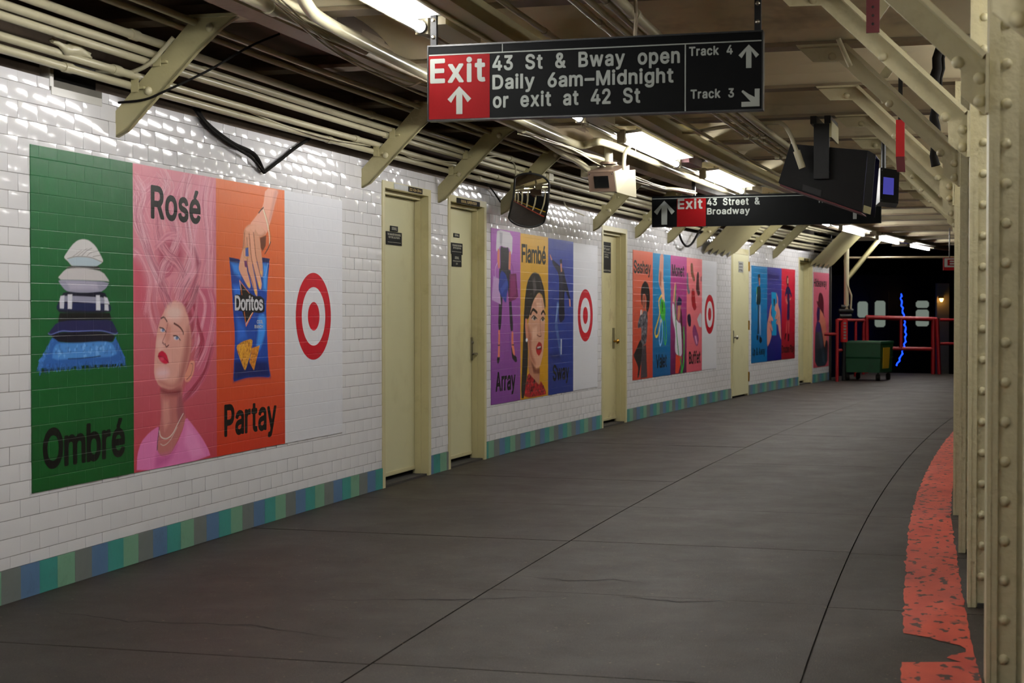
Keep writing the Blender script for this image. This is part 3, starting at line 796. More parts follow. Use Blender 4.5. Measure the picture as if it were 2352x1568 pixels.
# ---- ceiling: shallow arches between riveted steel beams, flat brown soffit over the pipes
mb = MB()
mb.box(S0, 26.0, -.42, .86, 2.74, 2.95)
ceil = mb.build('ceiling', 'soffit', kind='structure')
edges = [BEAMS[0] - 1.55] + BEAMS
for a, b in zip(edges, edges[1:]):
    m_ = MB()
    n = 10
    a2, b2 = a + .14, b + .02
    for u0, u1, top in ((.86, 4.45, .13),):
        vs = []
        for j in range(n + 1):
            t = j / n
            zz = ZB + .018 + top * math.sin(math.pi * t) ** .8
            for u in (u0, u1):
                vs.append(W(a2 + (b2 - a2) * t, u, zz))
            for u in (u1, u0):
                vs.append(W(a2 + (b2 - a2) * t, u, 2.95))
        fs = [(0, 1, 2, 3), tuple(range(4 * n + 3, 4 * n - 1, -1))]
        for j in range(n):
            for q in range(4):
                r_ = (q + 1) % 4
                fs.append((4 * j + q, 4 * j + r_, 4 * j + 4 + r_, 4 * j + 4 + q))
        m_.add(vs, fs, False)
    o = m_.build('arch', 'ceil', ceil)
    for p in o.data.polygons:
        p.use_smooth = False
MB().box(S0, 30.0, 4.45, 9.4, 2.75, 2.95).build('track_roof', 'dark', ceil)
for s in BEAMS:
    o = MB().box(s, s + .16, -.1, 4.45, ZB, ZB + .02, n=1).box(s + .07, s + .09, -.1, 4.45, ZB + .02, 2.9, n=1).build('beam', 'beam', ceil)
MB().box(S0, 30.0, .80, .92, 2.585, ZB).box(S0, 30, .84, .86, ZB, 2.76).build('girder', 'beam', ceil)

# ---- doors
def wl(u):
    return lambda s, z: W(s, u, z)


def door(n, a, b, leafmat, depth=.105, top=2.13):
    d = thing('door_%d' % n, None, None, W((a + b) / 2, 0, 0), kind='structure')
    d['label'] = DOOR_LABELS[n - 1]
    oa, ob_ = a + .05, b - .055
    m_ = MB()
    m_.box(a, oa, -depth - .02, .006, 0, 2.18).box(ob_, b, -depth - .02, .006, 0, 2.18).box(oa, ob_, -.05, .006, top, 2.18)
    m_.build('frame', 'doorfr', d)
    MB().box(ob_ - .012, ob_, -depth, -.055, 0, top - .03).box(oa, ob_ - .012, -depth, -.055, top - .03, top).build('door_stop', 'doorfr', d)
    leaf = MB().box(oa + .002, ob_ - .016, -depth - .045, -depth, .045, top - .035).build('leaf', leafmat, d)
    MB().box(oa + .004, ob_ - .02, -depth - .002, -depth + .006, .05, .075).build('sweep_strip', 'doorfr', leaf)
    MB().box(oa, ob_, -depth - .1, -.01, 0, .014).build('threshold', 'concrete', d)
    MB().box(oa, ob_, -depth - .14, -depth - .06, 0, top).build('backing', 'dark', d)
    return d, leaf


DOOR_LABELS = ['cream steel door with black notice plates, nearest the camera',
               'second cream steel door, with a lever handle and a title plate over it',
               'rust-stained cream door with brass knob beside the purple-yellow-blue posters',
               'flush cream door with three hinges between the third and fourth poster groups',
               'far narrow cream door in a deep reveal before the hideaway poster']
d1, l1 = door(1, 4.565, 5.56, 'door')
d2, l2 = door(2, 5.96, 6.9, 'door')
d3, l3 = door(3, 10.6, 11.6, 'doorstain')
d5, l5 = door(5, 21.17, 22.17, 'door', depth=.14)


def notice(parent, a, b, z0, z1, u, lines, ink='plateink', name='notice_plate', m='plate'):
    p = MB().box(a, b, u, u + .004, z0, z1, n=1).build(name, m, parent)
    for t, x0, x1, zb, zt in lines:
        if t[0] == '~':      # too worn to read: marks of letter size
            m_, n = MB(), int(t[1:])
            for q in range(n):
                s0 = a + (b - a) * (x0 + (x1 - x0) * q / n)
                w = (b - a) * (x1 - x0) / n * random.uniform(.55, .8)
                h = (z1 - z0) * (zt - zb)
                zz = z0 + (z1 - z0) * zb
                m_.box(s0, s0 + w * .35, u + .004, u + .0048, zz, zz + h, n=1)
                zq = zz + h * random.choice((.1, .45, .8))
                m_.box(s0 + w * .35, s0 + w, u + .004, u + .0048, zq - h * .1, zq + h * .15, n=1)
            m_.build('lettering', ink, p)
            continue
        lettering(t, a + (b - a) * x0, a + (b - a) * x1, z0 + (z1 - z0) * zb, z0 + (z1 - z0) * zt, wl(u + .0048), 'lettering', ink, p, track=40)
    return p


notice(d1, 5.065, 5.365, 2.135, 2.174, .006, [('212 424-3944', .08, .92, .22, .78)], 'gold', 'phone_plate')
notice(d1, 4.784, 5.064, 2.135, 2.174, .006, [], name='worn_plate', m='silver')
U1 = -.103
notice(l1, 4.985, 5.135, 1.842, 1.882, U1, [('SIGNAL', .15, .85, .25, .8)])
notice(l1, 4.90, 5.215, 1.742, 1.838, U1, [('THE MANAGER RESPONSIBLE', .08, .92, .72, .88), ('FOR THIS LOCATION IS', .14, .86, .5, .66)])
MB().box(4.93, 5.19, U1 + .004, U1 + .0055, 1.760, 1.7625, n=1).build('rule', 'plateink', l1)
MB().tube([W(4.64, U1, .905), W(4.642, U1 + .012, .92), W(4.64, U1, .937)], .006, 6).build('pull_tab', 'rubber', l1)
notice(d2, 6.145, 6.718, 2.124, 2.166, .006, [('SIGNAL SUPERVISOR', .17, .85, .22, .78)], 'gold', 'title_plate')
notice(l2, 6.375, 6.515, 1.861, 1.894, U1, [('SIGNAL', .15, .85, .25, .8)])
notice(l2, 6.30, 6.59, 1.722, 1.815, U1, [('THE MANAGER RESPONSIBLE', .14, .92, .70, .86), ('FOR THIS LOCATION IS', .2, .86, .48, .64)])
MB().box(6.33, 6.56, U1 + .004, U1 + .0055, 1.742, 1.7445, n=1).build('rule', 'plateink', l2)
notice(l2, 6.335, 6.565, 1.622, 1.722, U1, [('SIGNAL', .28, .72, .62, .84), ('~13', .08, .92, .4, .5), ('~3', .4, .6, .16, .3)])
hp = MB().box(6.805, 6.84, U1, U1 + .008, .84, 1.035, n=1).build('handle_plate', 'steel', l2)
MB().tube([W(6.822, U1, .895), W(6.822, U1 + .05, .895), W(6.76, U1 + .055, .895)], .009, 8).build('lever', 'steel', hp)
MB().dome(W(6.822, U1 + .008, .99), W(6.822, 1, .99) - W(6.822, 0, .99), .014, .012).build('lock_cylinder', 'steel', hp)
notice(l3, 10.97, 11.30, 1.683, 2.021, U1, [('~3', .1, .4, .74, .81), ('~4', .46, .86, .73, .80), ('~6', .06, .5, .65, .69), ('~5', .58, .96, .64, .68), ('~4', .25, .72, .57, .61), ('~5', .25, .74, .49, .54), ('~11', .06, .96, .05, .10)])
MB().box(10.99, 11.28, U1 + .004, U1 + .0055, 1.972, 1.977, n=1).build('rule', 'plateink', l3)
hp = MB().box(11.38, 11.45, U1, U1 + .008, .84, 1.07, n=1).build('handle_plate', 'steel', l3)
MB().tube([W(11.415, U1, .92), W(11.415, U1 + .045, .92)], .012, 8).dome(W(11.415, U1 + .045, .92), W(11.4, 1, 0) - W(11.4, 0, 0), .03, .028).build('knob', 'brass', hp)
d4 = thing('door_4', DOOR_LABELS[3], None, W(17.3, 0, 0), kind='structure')
MB().box(16.8, 16.85, -.1, .006, 0, 2.18).box(17.79, 17.84, -.1, .006, 0, 2.18).box(16.85, 17.79, -.1, .006, 2.1, 2.18).build('frame', 'doorfr', d4)
l4 = MB().box(16.852, 17.788, -.03, .012, .03, 2.095).build('leaf', 'door', d4)
MB().box(16.85, 17.79, -.12, -.04, 0, 2.1).build('backing', 'dark', d4)
for zz in (1.93, 1.05, .28):
    MB().tube([W(17.80, .018, zz - .07), W(17.80, .018, zz + .07)], .014, 8).build('hinge', 'brass', d4)
hp = MB().box(16.87, 16.90, .012, .02, .80, .98, n=1).build('handle_plate', 'steel', l4)
MB().tube([W(16.93, .012, .88), W(16.93, .05, .88)], .012, 8).dome(W(16.93, .05, .88), W(17, 1, 0) - W(17, 0, 0), .032, .03).build('knob', 'steel', hp)
notice(l4, 17.18, 17.46, 1.83, 1.99, .012, [('~5', .15, .85, .72, .86), ('~6', .15, .85, .45, .55), ('~5', .1, .9, .12, .28)], m='silver', ink='plate')
notice(d5, 21.53, 21.85, 2.12, 2.17, .006, [('~6', .2, .8, .3, .75)], 'gold', 'title_plate')
MB().plate([(21.53 + .14 * math.cos(t), 1.72 + .17 * math.sin(t)) for t in np.linspace(0, 6.28, 13)[:-1]], -.14, -.136).build('sticker', 'plate', l5)

# poster pictures: traced shapes in millimetres from each sheet's lower left corner
ART = {
    'ombre': (0.21, 1.114, 0.452, 1.985, '1a5c34', '124c1f', '''P c8c5c6 2 272,1051 339,1105 388,1129 438,1137 489,1133 548,1109 591,1071 617,1044 612,1033 539,1009 420,1003 338,1007 302,1030 275,1042
P a9b9c4 2 294,1039 363,1050 438,1054 513,1050 612,1033 547,1011 420,1003 338,1009
S 7a7575 3 298,1041 363,1052 438,1055 513,1052 608,1035
S 8f8a8a 3 425,1059 471,1084 514,1097
S 8f8a8a 3 471,1060 505,1076 574,1086
S 8f8a8a 3 522,1058 591,1067
S 9f9a9a 3 388,1057 438,1081 471,1093
S 9f9a9a 3 338,1049 388,1070 421,1084
P 2d282a 3 285,997 322,1009 573,1014 603,995 437,999
P bfbabc 2 205,944 281,993 346,1000 471,1002 612,990 679,942 642,946 387,946
P 928fa6 2 217,943 387,945 677,942 642,910 589,891 436,886 329,888 280,896 241,921
P a9a5b8 8 289,935 555,935 572,904 321,901
P 121228 2 272,892 436,885 624,896 668,851 692,815 676,793 231,793 200,816 232,857
P 182048 2 224,840 668,836 692,813 676,802 224,806 202,816
P 8c8ca2 2 240,870 337,872 436,870 641,867 672,836 546,839 341,845 228,846
P cdcdd7 2 300,878 339,879 336,811 300,812
P cdcdd7 2 550,877 585,877 590,805 550,806
P c6c6d2 2 239,870 272,873 270,847 228,846
P c6c6d2 2 230,846 270,847 268,813 233,814
P c6c6d2 2 622,871 655,865 675,834 628,838
P c6c6d2 2 628,835 663,833 666,804 628,806
P 0e0e12 2 231,793 676,793 694,758 435,758 215,752
P 1f1f4a 2 207,751 319,759 502,759 692,760 729,724 756,696 711,692 553,710 343,710 223,705 156,695 133,702
P 100f20 2 156,695 223,705 553,709 729,690 697,649 367,653 191,665
S 5a64a5 4 136,702 160,696 246,711 343,708 553,710 640,704 720,691 751,696
P 0a2a14 5 54,546 818,550 818,531 432,538 221,536 73,529
P 2c5ca6 2 160,683 195,674 222,660 367,653 622,657 701,649 729,674 773,627 818,575 823,552 763,545 466,550 301,547 89,547 54,555 62,584 128,616
P 4884cc 5 206,656 367,653 622,657 701,647 755,582 383,583 166,581 175,632
T 3f76c4 1c3a78 40 62,553 221,558 466,559 818,559
T 4f8ad4 234a90 26 175,674 89,600 62,559
T 3f76c4 1c3a78 26 720,669 773,613 818,561
N 3a70b8 6ea4de 60 206,656 367,653 622,657 701,647 755,582 383,583 166,581 175,632
S 16305e 4 301,583 400,582 500,584 586,588'''),
    'rose': (1.114, 2.026, 0.452, 1.985, 'd2808f', 'b23c4a', '''P d98c9c 60 -1,1513 914,1530 909,788 701,789 547,926 271,848 33,1015 -4,1206
P c4586c 40 -6,1062 91,1026 150,871 89,789 -8,789
H e7a9b9 c86a82 26 40 449,864 636,1057 505,1181 421,1278 465,1433 552,1516
H ecb4c2 cf7890 26 40 525,926 703,1059 648,1187 706,1346 752,1480 775,1540
H e3a0b0 bd5a72 26 45 271,873 221,995 152,1116 84,1235 134,1359 276,1468
H e6a6b4 c26078 20 30 375,873 272,972 232,1095 305,1172 452,1199
H e9aebc c86a82 14 30 119,793 170,945 111,1042 33,1097 -5,1081
H e7a9b9 c05c76 26 45 701,824 759,982 818,1142 842,1302 867,1463
H e3a0b0 b04862 20 30 862,793 875,984 888,1145 901,1358
H ecb4c2 cf7890 16 30 220,823 231,946 152,1092 64,1258 16,1351 175,1435
H f0c4d0 b04a64 30 60 460,884 614,1082 593,1236 551,1388 618,1511
H f0c4d0 a84460 30 60 354,883 191,1044 103,1163 35,1256 17,1399
H ecb8c6 b8566e 24 60 792,824 817,1010 807,1194 774,1377 821,1512
H f0c8d2 c06a80 24 60 305,1222 275,1344 359,1450 297,1514
H f0c8d2 c06a80 20 60 152,1165 74,1283 105,1381 37,1449
P b24e66 34 258,1120 357,1174 484,1175 543,1090 450,1031 313,993 262,1031
P 96304a 22 659,1136 720,1060 635,928 563,865 691,991
H d98ca0 b8506a 16 26 304,1157 356,1099 345,1028 272,1002
H e3a0b0 b8506a 14 20 252,981 376,999 462,1103 484,1139
H ecb8c6 a84460 30 50 271,897 303,1022 398,1100 463,1199 379,1326
H e3a0b0 9a3852 26 45 547,978 461,1052 356,1099 274,1170 255,1318
H e7a9b9 c06078 20 24 232,1129 336,1183 452,1199
H ecb8c6 d888a0 16 24 449,859 525,952 636,1052 527,1182
P c25e78 10 606,890 634,928 913,932 902,617 797,450 657,353 507,323 521,391 658,481 666,673 606,801
H ecb0c0 c8708a 20 24 689,929 779,833 708,659 665,545
H e8a6b8 b85a74 20 26 815,931 871,801 798,619 685,506
H e098ac a84660 16 22 885,735 826,566 685,403 521,341
H 7a1a30 a83a54 18 30 633,871 694,736 742,639 665,551
H 801c34 a83a54 14 26 870,617 769,477 616,381 521,341
H e8aab8 c87084 18 26 154,921 154,831 178,752 227,685
H d8909e b85a70 18 26 229,922 216,843 271,727
P dca095 3 459,860 538,838 592,763 618,661 604,572 535,454 495,393 377,392 262,416 206,473 213,558 226,630 239,691 278,764 342,825 407,853
P 9c4054 14 525,851 579,858 646,762 645,660 621,661 598,756
H a03c52 d88ea0 16 16 342,818 306,862 260,922
H c0607a e8a8b8 18 20 400,849 375,893 401,962
H b04c66 e8a8b8 20 22 466,856 479,901 526,964
H 8c2c42 d07a90 20 18 525,841 593,896 662,967
H 7a2036 d88ca0 22 16 576,801 647,858 696,929
H 8a2c42 d88ca0 22 14 598,737 660,794 689,890
H 9a3a50 e09cae 18 12 615,661 660,718 677,813
H a84a60 e4a2b2 14 12 611,584 659,634 671,717
H d890a2 8c3048 26 26 381,838 342,887 279,947
H e4a8b6 98405a 26 26 499,852 539,908 607,966
H dc98aa 7c2438 26 20 565,813 627,871 689,948
P b06a66 26 578,737 615,661 604,572 535,448 488,393 429,396 482,475 523,574
P c07a72 16 249,435 377,398 495,399 522,435 377,423 262,453
O ecc0b8 26 426,794 92 43
O ecbcc0 20 298,485 70 25
O e8b4ac 16 276,635 39 36
P d08c80 12 341,739 392,720 379,658 340,634 328,678
P d8907e 3 603,541 658,537 644,469 589,426 542,428 535,460 573,497
S 94504e 4 610,524 633,514 610,464 562,440
P ba6f6c 3 268,412 377,389 522,423 501,311 534,258 550,238 506,172 387,63 322,50 259,68 234,100 260,190 282,280
P 7e3038 14 274,409 377,388 501,395 492,361 376,364 281,384
P 98525a 14 461,363 508,361 534,258 467,206 447,282
P cf8c86 14 299,347 363,337 375,231 317,186 296,249
S 5a2c2a 7 284,765 316,770 348,748
S 5a2c2a 8 425,738 484,719 521,694 526,681
O d8ccd8 2 302,704 28 10
O 6478a8 2 305,705 13 9
S 3c1c1e 5 268,718 309,712 337,693
O d8ccd8 2 452,662 34 11
O 6478a8 2 455,662 14 9
S 3c1c1e 5 415,674 457,671 492,649
S ac6462 5 356,739 335,690 302,650 299,636
S 5e2428 5 304,640 315,630
S 5e2428 6 325,633 340,618 363,626
P c41c40 3 257,590 295,601 340,582 368,535 326,527 276,544 248,569
S 86102c 4 251,571 301,566 365,535
O d8506c 8 291,556 20 8
P dc78b0 3 25,-7 32,88 74,150 160,191 263,217 253,160 236,94 271,60 322,50 387,63 466,125 520,183 550,245 628,195 738,116 808,52 839,5
P c45a96 20 208,-7 228,83 271,59 387,63 466,112 374,27
P e88cc0 20 560,212 682,127 765,23 626,10 532,107
S d8ccc6 5 260,190 279,158 336,144 401,164 467,219 520,262
S d0c4be 3 272,122 310,112 374,132 453,194
S 3a1820 5 260,208 242,136 236,94'''),
    'partay': (2.026, 2.934, 0.452, 1.985, 'd8703e', 'bc3420', '''P c85030 60 -10,797 903,796 901,392 -13,430
P e6a893 3 639,1527 825,1529 772,1445 712,1338 654,1256 563,1232 462,1257 418,1298 541,1372 609,1420
P d09080 14 766,1525 825,1528 772,1445 712,1338 678,1336 725,1428
P c88466 3 352,1270 429,1303 563,1300 654,1266 608,1239 557,1232 562,1189 595,1078 607,1029 589,999 561,1004 583,931 549,931 526,882 504,891 426,929 307,1017 281,1054 330,1155 344,1251
P e4aa92 10 363,1276 440,1304 563,1310 643,1270 563,1242 462,1261 385,1253
P 1c3c90 2 158,1104 286,1097 427,1063 596,1117 699,1113 663,971 651,840 205,838 185,986
P 1a4098 2 190,984 668,994 644,829 651,731 665,566 680,467 708,407 558,419 379,420 278,411 204,402 215,483 230,671 203,828
P 3c84dc 14 180,1075 276,1068 307,989 222,1020
P 2c6cd0 16 211,947 296,948 325,860 239,859
P 3c88e0 14 530,777 636,783 635,679 559,575 506,577 537,699
P 4090e4 14 607,1078 664,1075 652,922 606,931
P 2a62c4 20 252,778 352,714 381,650 266,633
P 0e1c58 16 222,521 665,507 703,410 379,421 210,405
P 101c50 2 158,1104 286,1097 295,1074 168,1079
P 101c50 2 590,1117 699,1113 685,1090 596,1092
S a8c0e8 4 670,1085 652,1040 635,1010
P dca084 2 330,1155 384,1162 378,1052 438,953 426,930 394,943 286,1031 282,1059
P d89c80 2 355,1261 416,1254 439,1112 527,920 523,881 482,915 397,1048
P e0a488 2 418,1283 475,1262 500,1114 589,970 577,927 544,934 461,1074
P d4987c 2 482,1287 554,1242 596,1087 604,1019 586,998 561,1023 508,1133
S 7c4432 5 387,1224 395,1120 397,1048 460,968 484,920
S 7c4432 5 418,1245 441,1121 469,1069 544,940
S 7c4432 5 475,1257 503,1133 522,1095 563,1018
P 64321e 4 563,1230 648,1249 640,1187 596,1151 573,1174
S 9c6048 5 358,1252 350,1204 332,1155
P f0b858 2 388,964 410,967 429,946 410,939
P f0b858 2 482,925 504,927 517,903 498,898
P f0c068 2 538,974 561,975 570,948 549,944
P f0c068 2 567,1035 584,1038 586,1019 572,1016
P 44589c 2 368,1164 406,1168 412,1118 369,1116
S c89858 4 363,1166 406,1172 417,1118 384,1107 353,1113 347,1142 363,1166
P 6a2c60 2 351,1090 386,1091 386,1052 360,1056
S f0dcc4 9 609,1398 654,1335 686,1268 695,1199
S a88058 3 623,1397 672,1331 707,1259 712,1219
S 4a2c2c 7 547,1375 581,1396 611,1410
S 4a2c2c 7 630,1140 676,1176 709,1212
P 1c181c 2 290,973 427,905 531,881 530,835 374,717 310,822
S e07030 5 290,977 318,904 346,816 374,714
S e07030 6 374,717 455,784 538,852
S e88040 4 290,977 354,940 419,905
S f4e0d0 3 291,970 311,929
S f4e0d0 3 371,726 448,787 530,845
P 14141e 2 211,900 383,889 614,891 630,803 575,790 426,797 238,805
P d09030 2 244,605 323,629 462,645 447,578 365,460 336,479 272,557
P c87c2c 2 447,588 556,602 528,550 475,458 417,508
N e0a840 a05a18 90 244,605 323,629 462,645 447,578 365,460 336,479 272,557
N dc9838 985418 60 447,588 556,602 528,550 475,458 417,508
S 60a0e0 3 587,782 613,780'''),
    'array': (7.03, 7.845, 0.452, 1.968, 'a860b4', '743a88', '''P c8c4cc 4 159,1512 592,1501 575,1299 524,1334 490,1365 389,1366 240,1376 208,1343 126,1315 142,1439
P a4a0ac 8 224,1494 306,1488 290,1383 237,1381
P 26242e 4 240,1376 356,1360 490,1370 473,1169 541,1171 557,906 609,630 524,625 483,895 439,1063 323,1082 306,915 263,644 184,640 207,914 207,1173 250,1174
P cc7c62 4 175,1347 224,1334 230,1184 191,1172 159,1254
P cc7c62 4 490,1328 541,1335 530,1171 473,1174
S d8c8dc 6 113,1098 113,1170 165,1223
S 6a2858 6 609,1135 598,1183 558,1224
P b894c4 4 55,1107 207,1085 263,862 13,902
P 26388c 4 257,1164 389,1136 483,1043 422,937 406,868 256,945 184,996
P 3a50a4 10 240,997 422,1084 456,1032 289,956
P 6c1c54 4 507,1133 695,1143 747,934 660,907 483,884
P 843068 10 541,1118 660,1121 695,961 524,916
P dc7c62 4 191,640 237,639 230,405 174,397 191,520
P dc7c62 4 557,625 612,624 609,534 667,404 619,395 557,481
P 18141a 4 158,407 230,405 223,369 184,345 152,366
P 18141a 4 551,482 575,481 598,417 705,398 722,349 667,345 575,385
S 18141a 8 174,510 233,509
S 18141a 8 568,505 626,503'''),
    'flambe': (7.845, 8.698, 0.452, 1.962, 'd8a83c', 'c08a14', '''P 1e1a1c 5 433,1169 588,1152 729,1018 775,871 754,807 676,954 554,984 400,910 264,745 164,715 231,511 215,256 115,8 16,13 65,413 115,867 197,1071 332,1151
P 5a5456 16 365,1095 433,1117 485,1014 400,951
P 4a4446 14 589,1099 658,1017 694,954 623,1006
P d09a80 5 554,984 676,933 747,828 754,659 694,397 589,274 469,267 298,355 224,511 214,664 264,745 366,889
P a86450 30 218,684 332,581 325,437 486,288 298,355 224,511
P e0b098 20 468,911 624,922 676,807 502,828
P e4b49c 16 366,642 503,661 503,558 366,549
P c88470 4 148,736 198,735 218,542 171,552 141,665
O d8dce4 6 188,540 30 16
P b07860 5 248,449 298,355 469,267 589,274 579,107 469,122 231,245
P 7c4434 14 315,340 469,262 589,272 586,211 400,228
S 281814 22 305,776 383,819 502,791
S 281814 20 641,781 701,805 757,775
O c8c0bc 4 417,737 68 17
O 3a2a26 4 427,738 38 16
S 1c1212 9 339,740 407,762 502,734
O c8c0bc 4 683,725 57 16
O 3a2a26 4 687,726 35 15
S 1c1212 9 624,728 683,749 747,728
S a06450 9 599,723 606,629 634,571
S 7a3c30 9 503,583 579,567 634,571
P b01c24 4 461,465 554,520 648,503 663,439 572,379 486,412
P 3c0c10 4 486,462 642,476 628,442 503,447
P e0d8d4 4 510,469 621,474 614,462 517,457
P 94141e 4 231,245 400,177 572,107 624,152 783,45 790,7 115,8 148,106
N c42030 200a10 110 231,245 400,177 572,107 624,152 783,45 790,7 115,8 148,106'''),
    'sway': (8.698, 9.542, 0.452, 1.955, '34449c', '1a2e78', '''P 14142c 5 125,1310 363,1253 512,1224 569,1127 664,1029 749,919 703,913 550,1027 532,873 559,730 401,688 345,742 363,1025 345,1176 143,1257
P 2a2a44 14 382,1177 475,1179 494,939 401,938
P 1c1216 5 378,1307 452,1319 460,1277 400,1259
P c08068 5 400,1270 452,1272 460,1195 419,1189
P cc8a74 5 46,1350 78,1343 136,1302 100,1294
P cc8a74 5 695,924 741,921 753,852 710,856
P 46609c 5 308,905 371,873 298,699 346,590 439,370 402,350 291,548 210,667 261,786
P 7a94c4 12 297,883 342,872 276,710 239,699
P b8c0d0 5 416,533 450,529 447,381 417,382
P 141c50 30 37,392 365,383 402,344 109,358'''),
    'sashay': (11.85, 12.72, 0.464, 1.962, 'dc6a50', 'b03424', '''P 181014 6 527,1157 666,1117 747,1002 727,854 648,770 569,812 588,938 528,1000 410,988 411,832 352,915 332,1019 390,1102
P 94584a 6 430,988 528,984 560,906 509,812 431,832
P c88c78 6 372,801 431,811 431,749 373,707
P d0ccd0 6 326,806 380,811 365,749 314,739
P 55525c 6 314,749 412,759 450,801 628,796 649,696 591,412 453,394 414,280 356,167 298,149 355,438 373,614 218,590 199,646
N 84828c 201e26 120 314,749 412,759 450,801 628,796 649,696 591,412 453,394 414,280 356,167 298,149 355,438 373,614 218,590 199,646
P 241e20 6 67,310 335,479 414,395 376,229 318,127 260,26 183,18 240,130 163,194 10,291
P 3c343c 6 453,384 571,402 633,13 338,7 376,229'''),
    'valet': (12.72, 13.555, 0.464, 1.957, '1484b8', '004a80', '''P c88c78 6 342,1494 509,1495 489,1260 470,1096 555,944 534,835 451,796 409,878 428,1008 324,1094 262,1157 302,1331
P 9a5a48 14 323,1288 406,1269 386,1095 303,1115
P d8a48c 6 406,1204 490,1183 563,922 514,813 438,856
S d8b430 26 408,986 284,920 326,769 224,661 110,555 143,490 245,505 327,607 389,682
S 78b0e0 24 356,715 328,585 308,445 350,379 432,442 452,584 410,715
P 38a030 6 387,954 555,922 606,791 557,670 410,693 326,812
S 38a030 22 493,682 515,529 580,385 646,483 590,692
P 2a2018 6 412,910 463,911 472,791 430,791'''),
    'monet': (13.555, 14.352, 0.464, 1.957, 'a83a80', '500a3c', '''P 181838 6 400,985 546,949 546,874 319,863 319,916
P b0705a 6 360,863 505,864 506,768 403,662 333,694
P 3a1218 6 484,864 568,746 591,532 613,436 508,437 486,640
P c4bcc8 6 74,893 176,883 218,715 382,651 507,640 550,426 573,212 303,240 221,295 239,536 96,695
P c88a70 6 194,1146 247,1163 216,999 184,904 115,915
S 24904a 30 264,1116 240,957 267,641 343,398 427,194 511,128
P c43c28 6 262,251 560,207 511,128 387,4 244,10
S 2a9a3c 44 658,574 668,316 636,102 532,20
S 24904a 36 490,182 553,84 574,19'''),
    'buffet': (14.352, 15.155, 0.464, 1.955, 'd87478', 'c05060', '''P 704428 6 189,1421 318,1430 341,1293 450,1208 363,1179 212,1280
P 5c5c68 6 -2,1296 83,1288 106,1104 192,1040 86,1006 0,1091
P 482024 6 536,1320 638,1311 648,1100 715,1023 583,994 473,1087
P 94141e 6 256,1095 408,1086 453,910 519,833 388,795 249,898
P 1c1a30 6 37,746 173,767 238,691 217,593 110,594 37,670
P b4b0b8 6 542,690 718,778 784,744 786,577 653,589
P 84386a 6 304,559 412,635 654,444 589,334 480,336 326,460
P c890b4 10 413,470 500,469 567,368 501,358
P 482024 6 727,1247 780,1270 780,1192 736,1197'''),
    'upaway': (18.02, 19.01, 0.472, 1.952, '1878b0', '005a94', '''P 2a2020 6 387,1354 535,1362 536,1301 410,1247
P 9c6450 6 443,1299 536,1296 529,1188 453,1176
P 10282c 6 389,1175 580,1168 584,890 309,878 265,980 327,1144
S 6cb428 24 335,1149 336,1062
S a4d0d8 20 319,1041 295,939
P 7a94b8 6 414,879 575,879 590,425 526,416 458,735
P 102838 6 406,879 478,879 462,437 377,439
P 0c1014 6 335,419 441,417 421,341 336,347
P 0c1014 6 505,406 654,373 676,321 570,287 485,324
S 84b828 16 309,858 314,817'''),
    'phone': (19.01, 19.97, 0.472, 1.956, '403c88', '080e60', '''P 28205c 40 40,1394 814,1380 815,1294 41,1300
P 0c88b8 6 284,1093 603,1086 625,401 315,405
P 103048 6 418,989 528,984 530,872 428,872
P c08074 6 264,903 309,882 223,744 400,659 387,627 202,650 380,500 336,458 159,555 315,416 206,312 11,210 -15,567 114,703 156,797
P c08074 6 593,1108 729,991 731,884 867,776 915,516 954,299 781,464 735,572 556,594 689,669 488,659 642,776 486,808 552,894 685,926
S 7c4440 12 115,629 247,586 336,479
S 7c4440 12 731,841 687,755 555,669
S 7c4440 12 800,701 689,626 600,594'''),
    'doubleplay': (19.97, 20.9, 0.472, 1.958, 'b81c34', '780418', '''P 3c1818 6 353,1374 445,1376 493,1283 471,1206 356,1204 309,1280
P cc9484 6 391,1337 455,1338 456,1250 392,1249
P 1a183c 6 333,1198 517,1201 728,1043 658,1020 541,1097 553,931 557,638 364,639 397,908 380,1095 266,1028 221,1049
P b06058 6 244,1028 289,1023 428,930 406,897 290,951
P b06058 6 644,1020 682,1020 567,953 552,997
P a84848 6 354,639 409,638 344,425 298,425
P a84848 6 465,638 539,638 528,411 482,412
P 34060e 6 252,426 344,419 276,316 185,328
P 34060e 6 436,413 542,411 530,290 414,297'''),
    'hideaway': (22.25, 23.4, 0.263, 1.952, 'd46880', 'b84858', '''P 4c0c20 6 437,1334 626,1321 754,1195 759,939 874,886 727,924 441,1058 284,1103 202,1191 346,1162 345,1251
P 241a4c 6 285,1088 504,1044 445,835 258,821 224,954
P c87860 6 473,1044 727,939 730,743 573,670 445,805
P c87860 6 759,894 887,863 988,499 832,305 734,473 637,654
P 24323c 6 257,836 508,790 637,624 832,305 925,485 1072,452 1060,11 115,11 107,483 135,689
P 2c2864 10 258,821 477,790 561,625 167,630
P 3c4c5a 10 354,628 574,625 768,321 900,31 708,97
S 101820 16 292,584 329,257 458,15'''),
}

# ================================================================ POSTERS stuck on the tiles
ART_GAIN = 1.25


def srgb(h):
    return np.array(lin(h)) * ART_GAIN


